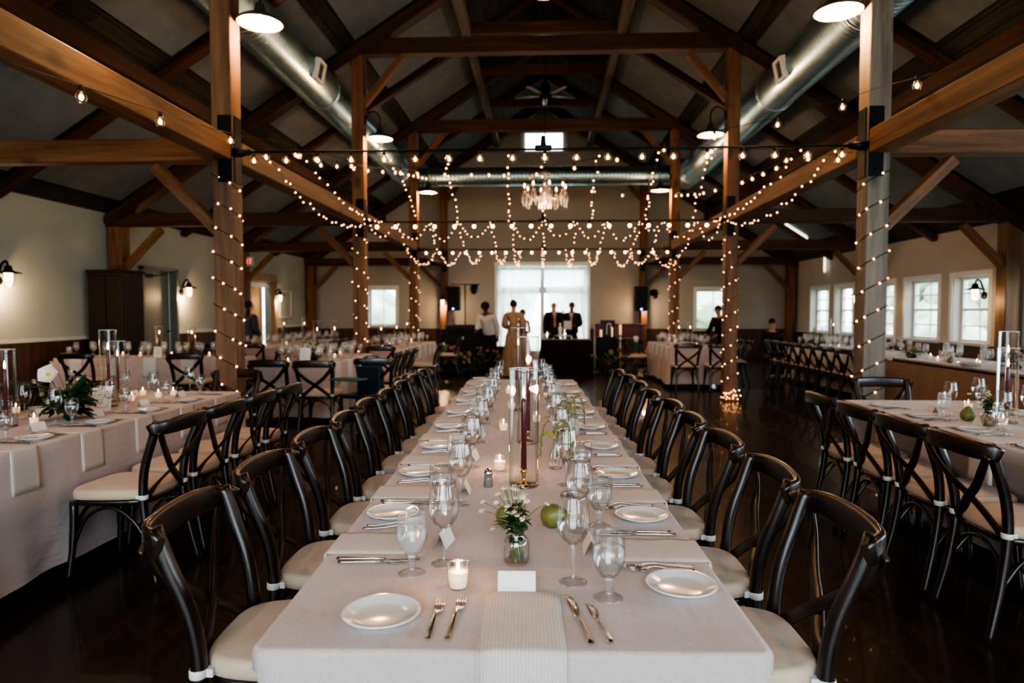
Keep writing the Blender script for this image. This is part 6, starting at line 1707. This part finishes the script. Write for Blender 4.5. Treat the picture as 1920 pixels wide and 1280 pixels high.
    if hair == 'short': m.ball(hc + V((0, .018, .030)), (.082 * K, .094 * K, .085 * K), 14, 10)
    elif hair == 'long':
        m.ball(hc + V((0, .022, .028)), (.088 * K, .100 * K, .090 * K), 14, 10); m.ball(hc + V((0, .06, -.15)), (.085, .05, .20), 12, 10)
    elif hair == 'bun':
        m.ball(hc + V((0, .020, .032)), (.086 * K, .097 * K, .088 * K), 14, 10); m.ball(hc + V((0, .085, .085)), .045, 10, 8)
    elif hair == 'afro': m.ball(hc + V((0, .015, .035)), (.108, .112, .105), 14, 10)
    elif hair == 'crop': m.ball(hc + V((0, .022, .026)), (.080 * K, .092 * K, .082 * K), 14, 10)
    if m.v: m.build('hair', M['hair'], t)
    m = MB()
    m.ball(hc + V((0, -.098 * K, -.012)), (.012, .016, .020), 8, 6)
    for s in (-1, 1): m.ball(hc + V((s * .080 * K, .005, -.01)), (.010, .018, .028), 8, 6)
    m.build('nose_and_ears', M[skin], t)
    m = MB()
    for s in (-1, 1): m.ball(hc + V((s * .032, -.085 * K, .010)), (.012, .008, .007), 8, 5, 0)
    m.box(hc + V((0, -.092 * K, -.055)), (.045, .008, .009), 1)
    m.build('eyes_and_mouth', [M['black'], M['tie']], t)
    return t
def gp(px, Y): q = at(px, 600, Y); return (q.x, Y, 0)
person('person with long dark hair and a dark top standing by the pine doorway', gp(467, 13.6), R(150), 1.66, top='slate', bottom='suit', hair='long', arms=('hip', 'down'))
person('person with dark hair in a white shirt and black trousers stooping over the equipment', gp(919, 16.4), R(-20), 1.72, lean=.42, top='shirt', bottom='suit', hair='afro', arms=('reach', 'down'), skin='skin_dark')
person('woman with pinned-up dark hair in a long apricot dress, seen from behind', gp(963, 15.0), R(170), 1.70, top='dress', dress=('dress', .06), hair='bun', arms=('hip', 'hold'), skin='skin', slim=.92)
person('short person in a blush dress close beside the woman in apricot', gp(980, 15.8), R(20), 1.50, top='blush', dress=('blush', .03), hair='short', arms=('hold', 'hold'), slim=.85)
person('bald man in a dark suit and pink tie behind the burgundy table', gp(1038, 17.3), R(12), 1.72, top='suit', bottom='suit', hair=None, tie='tie', shirt=True, arms=('down', 'down'))
person('man with short cropped hair in a dark suit and pink tie behind the burgundy table', gp(1072, 17.3), R(-8), 1.70, top='suit', bottom='suit', hair='crop', tie='tie', shirt=True, arms=('hold', 'hold'), skin='skin_dark')
person('person in black half hidden by the second window-wall post', gp(1356, 15.0), R(-60), 1.60, lean=.25, top='suit', bottom='suit', hair='short', arms=('reach', 'reach'))
person('person in dark clothes seated at the far window-wall table', gp(1448, 14.9), 0, 1.72, sit=True, top='suit', bottom='suit', hair='short', arms=('hip', 'hip'))

# ================================================================== SKY AND DAYLIGHT
w = bpy.data.worlds.new('sky'); bpy.context.scene.world = w; w.use_nodes = True
bg = w.node_tree.nodes['Background']; bg.inputs[0].default_value = (.80, .92, 1.0, 1); bg.inputs[1].default_value = 9
# added area lamps standing in for daylight through unseen near and side windows
lamp('near_window_fill', 'AREA', (0, -3.7, 3.4), 95, (.72, .86, 1.0), (4.6, 3.4), (R(-80) + PI, 0, 0))
lamp('side_window_fill', 'AREA', (7.35, 1.2, 1.6), 300, (.66, .85, 1.0), (1.3, 7.5), (0, PI / 2, 0))
# small real glow of candles on the near tables
for p, e in (((-.203, 1.585, .83), .5), ((-.18, 2.79, .84), .9), ((-.05, 2.6, 1.13), 1.0), ((-.08, 3.4, 1.2), 1.2), ((-3.2, 4.0, 1.25), 2), ((-3.1, 5.2, 1.25), 2.5), ((2.8, 4.3, 1.25), 1), ((-5.6, 10.1, 1.1), 4)):
    lamp('candle_glow', 'POINT', p, e, (1, .55, .25), .02)
# combined glow of the fairy-light canopy
for x in (-1.8, 0, 1.8):
    for y in (8.6, 13.2): lamp('fairy_glow', 'POINT', (x, y, 2.7), 14, (1, .58, .30), .5)
lamp('added_warm_fill', 'POINT', (-2.9, 4.3, 3.3), 38, WARM, .15)  # added warm fill without a fixture, tinting the cream-wall side table

sc = bpy.context.scene
sc.view_settings.view_transform = 'AgX'
sc.view_settings.look = 'AgX - High Contrast'
sc.view_settings.exposure = -0.35
cy = sc.cycles
cy.max_bounces = 8; cy.diffuse_bounces = 3; cy.glossy_bounces = 3; cy.transmission_bounces = 6; cy.transparent_max_bounces = 24; cy.volume_bounces = 0
cy.caustics_reflective = False; cy.caustics_refractive = False; cy.sample_clamp_indirect = 4; cy.sample_clamp_direct = 0
cy.use_denoising = True; cy.blur_glossy = .5
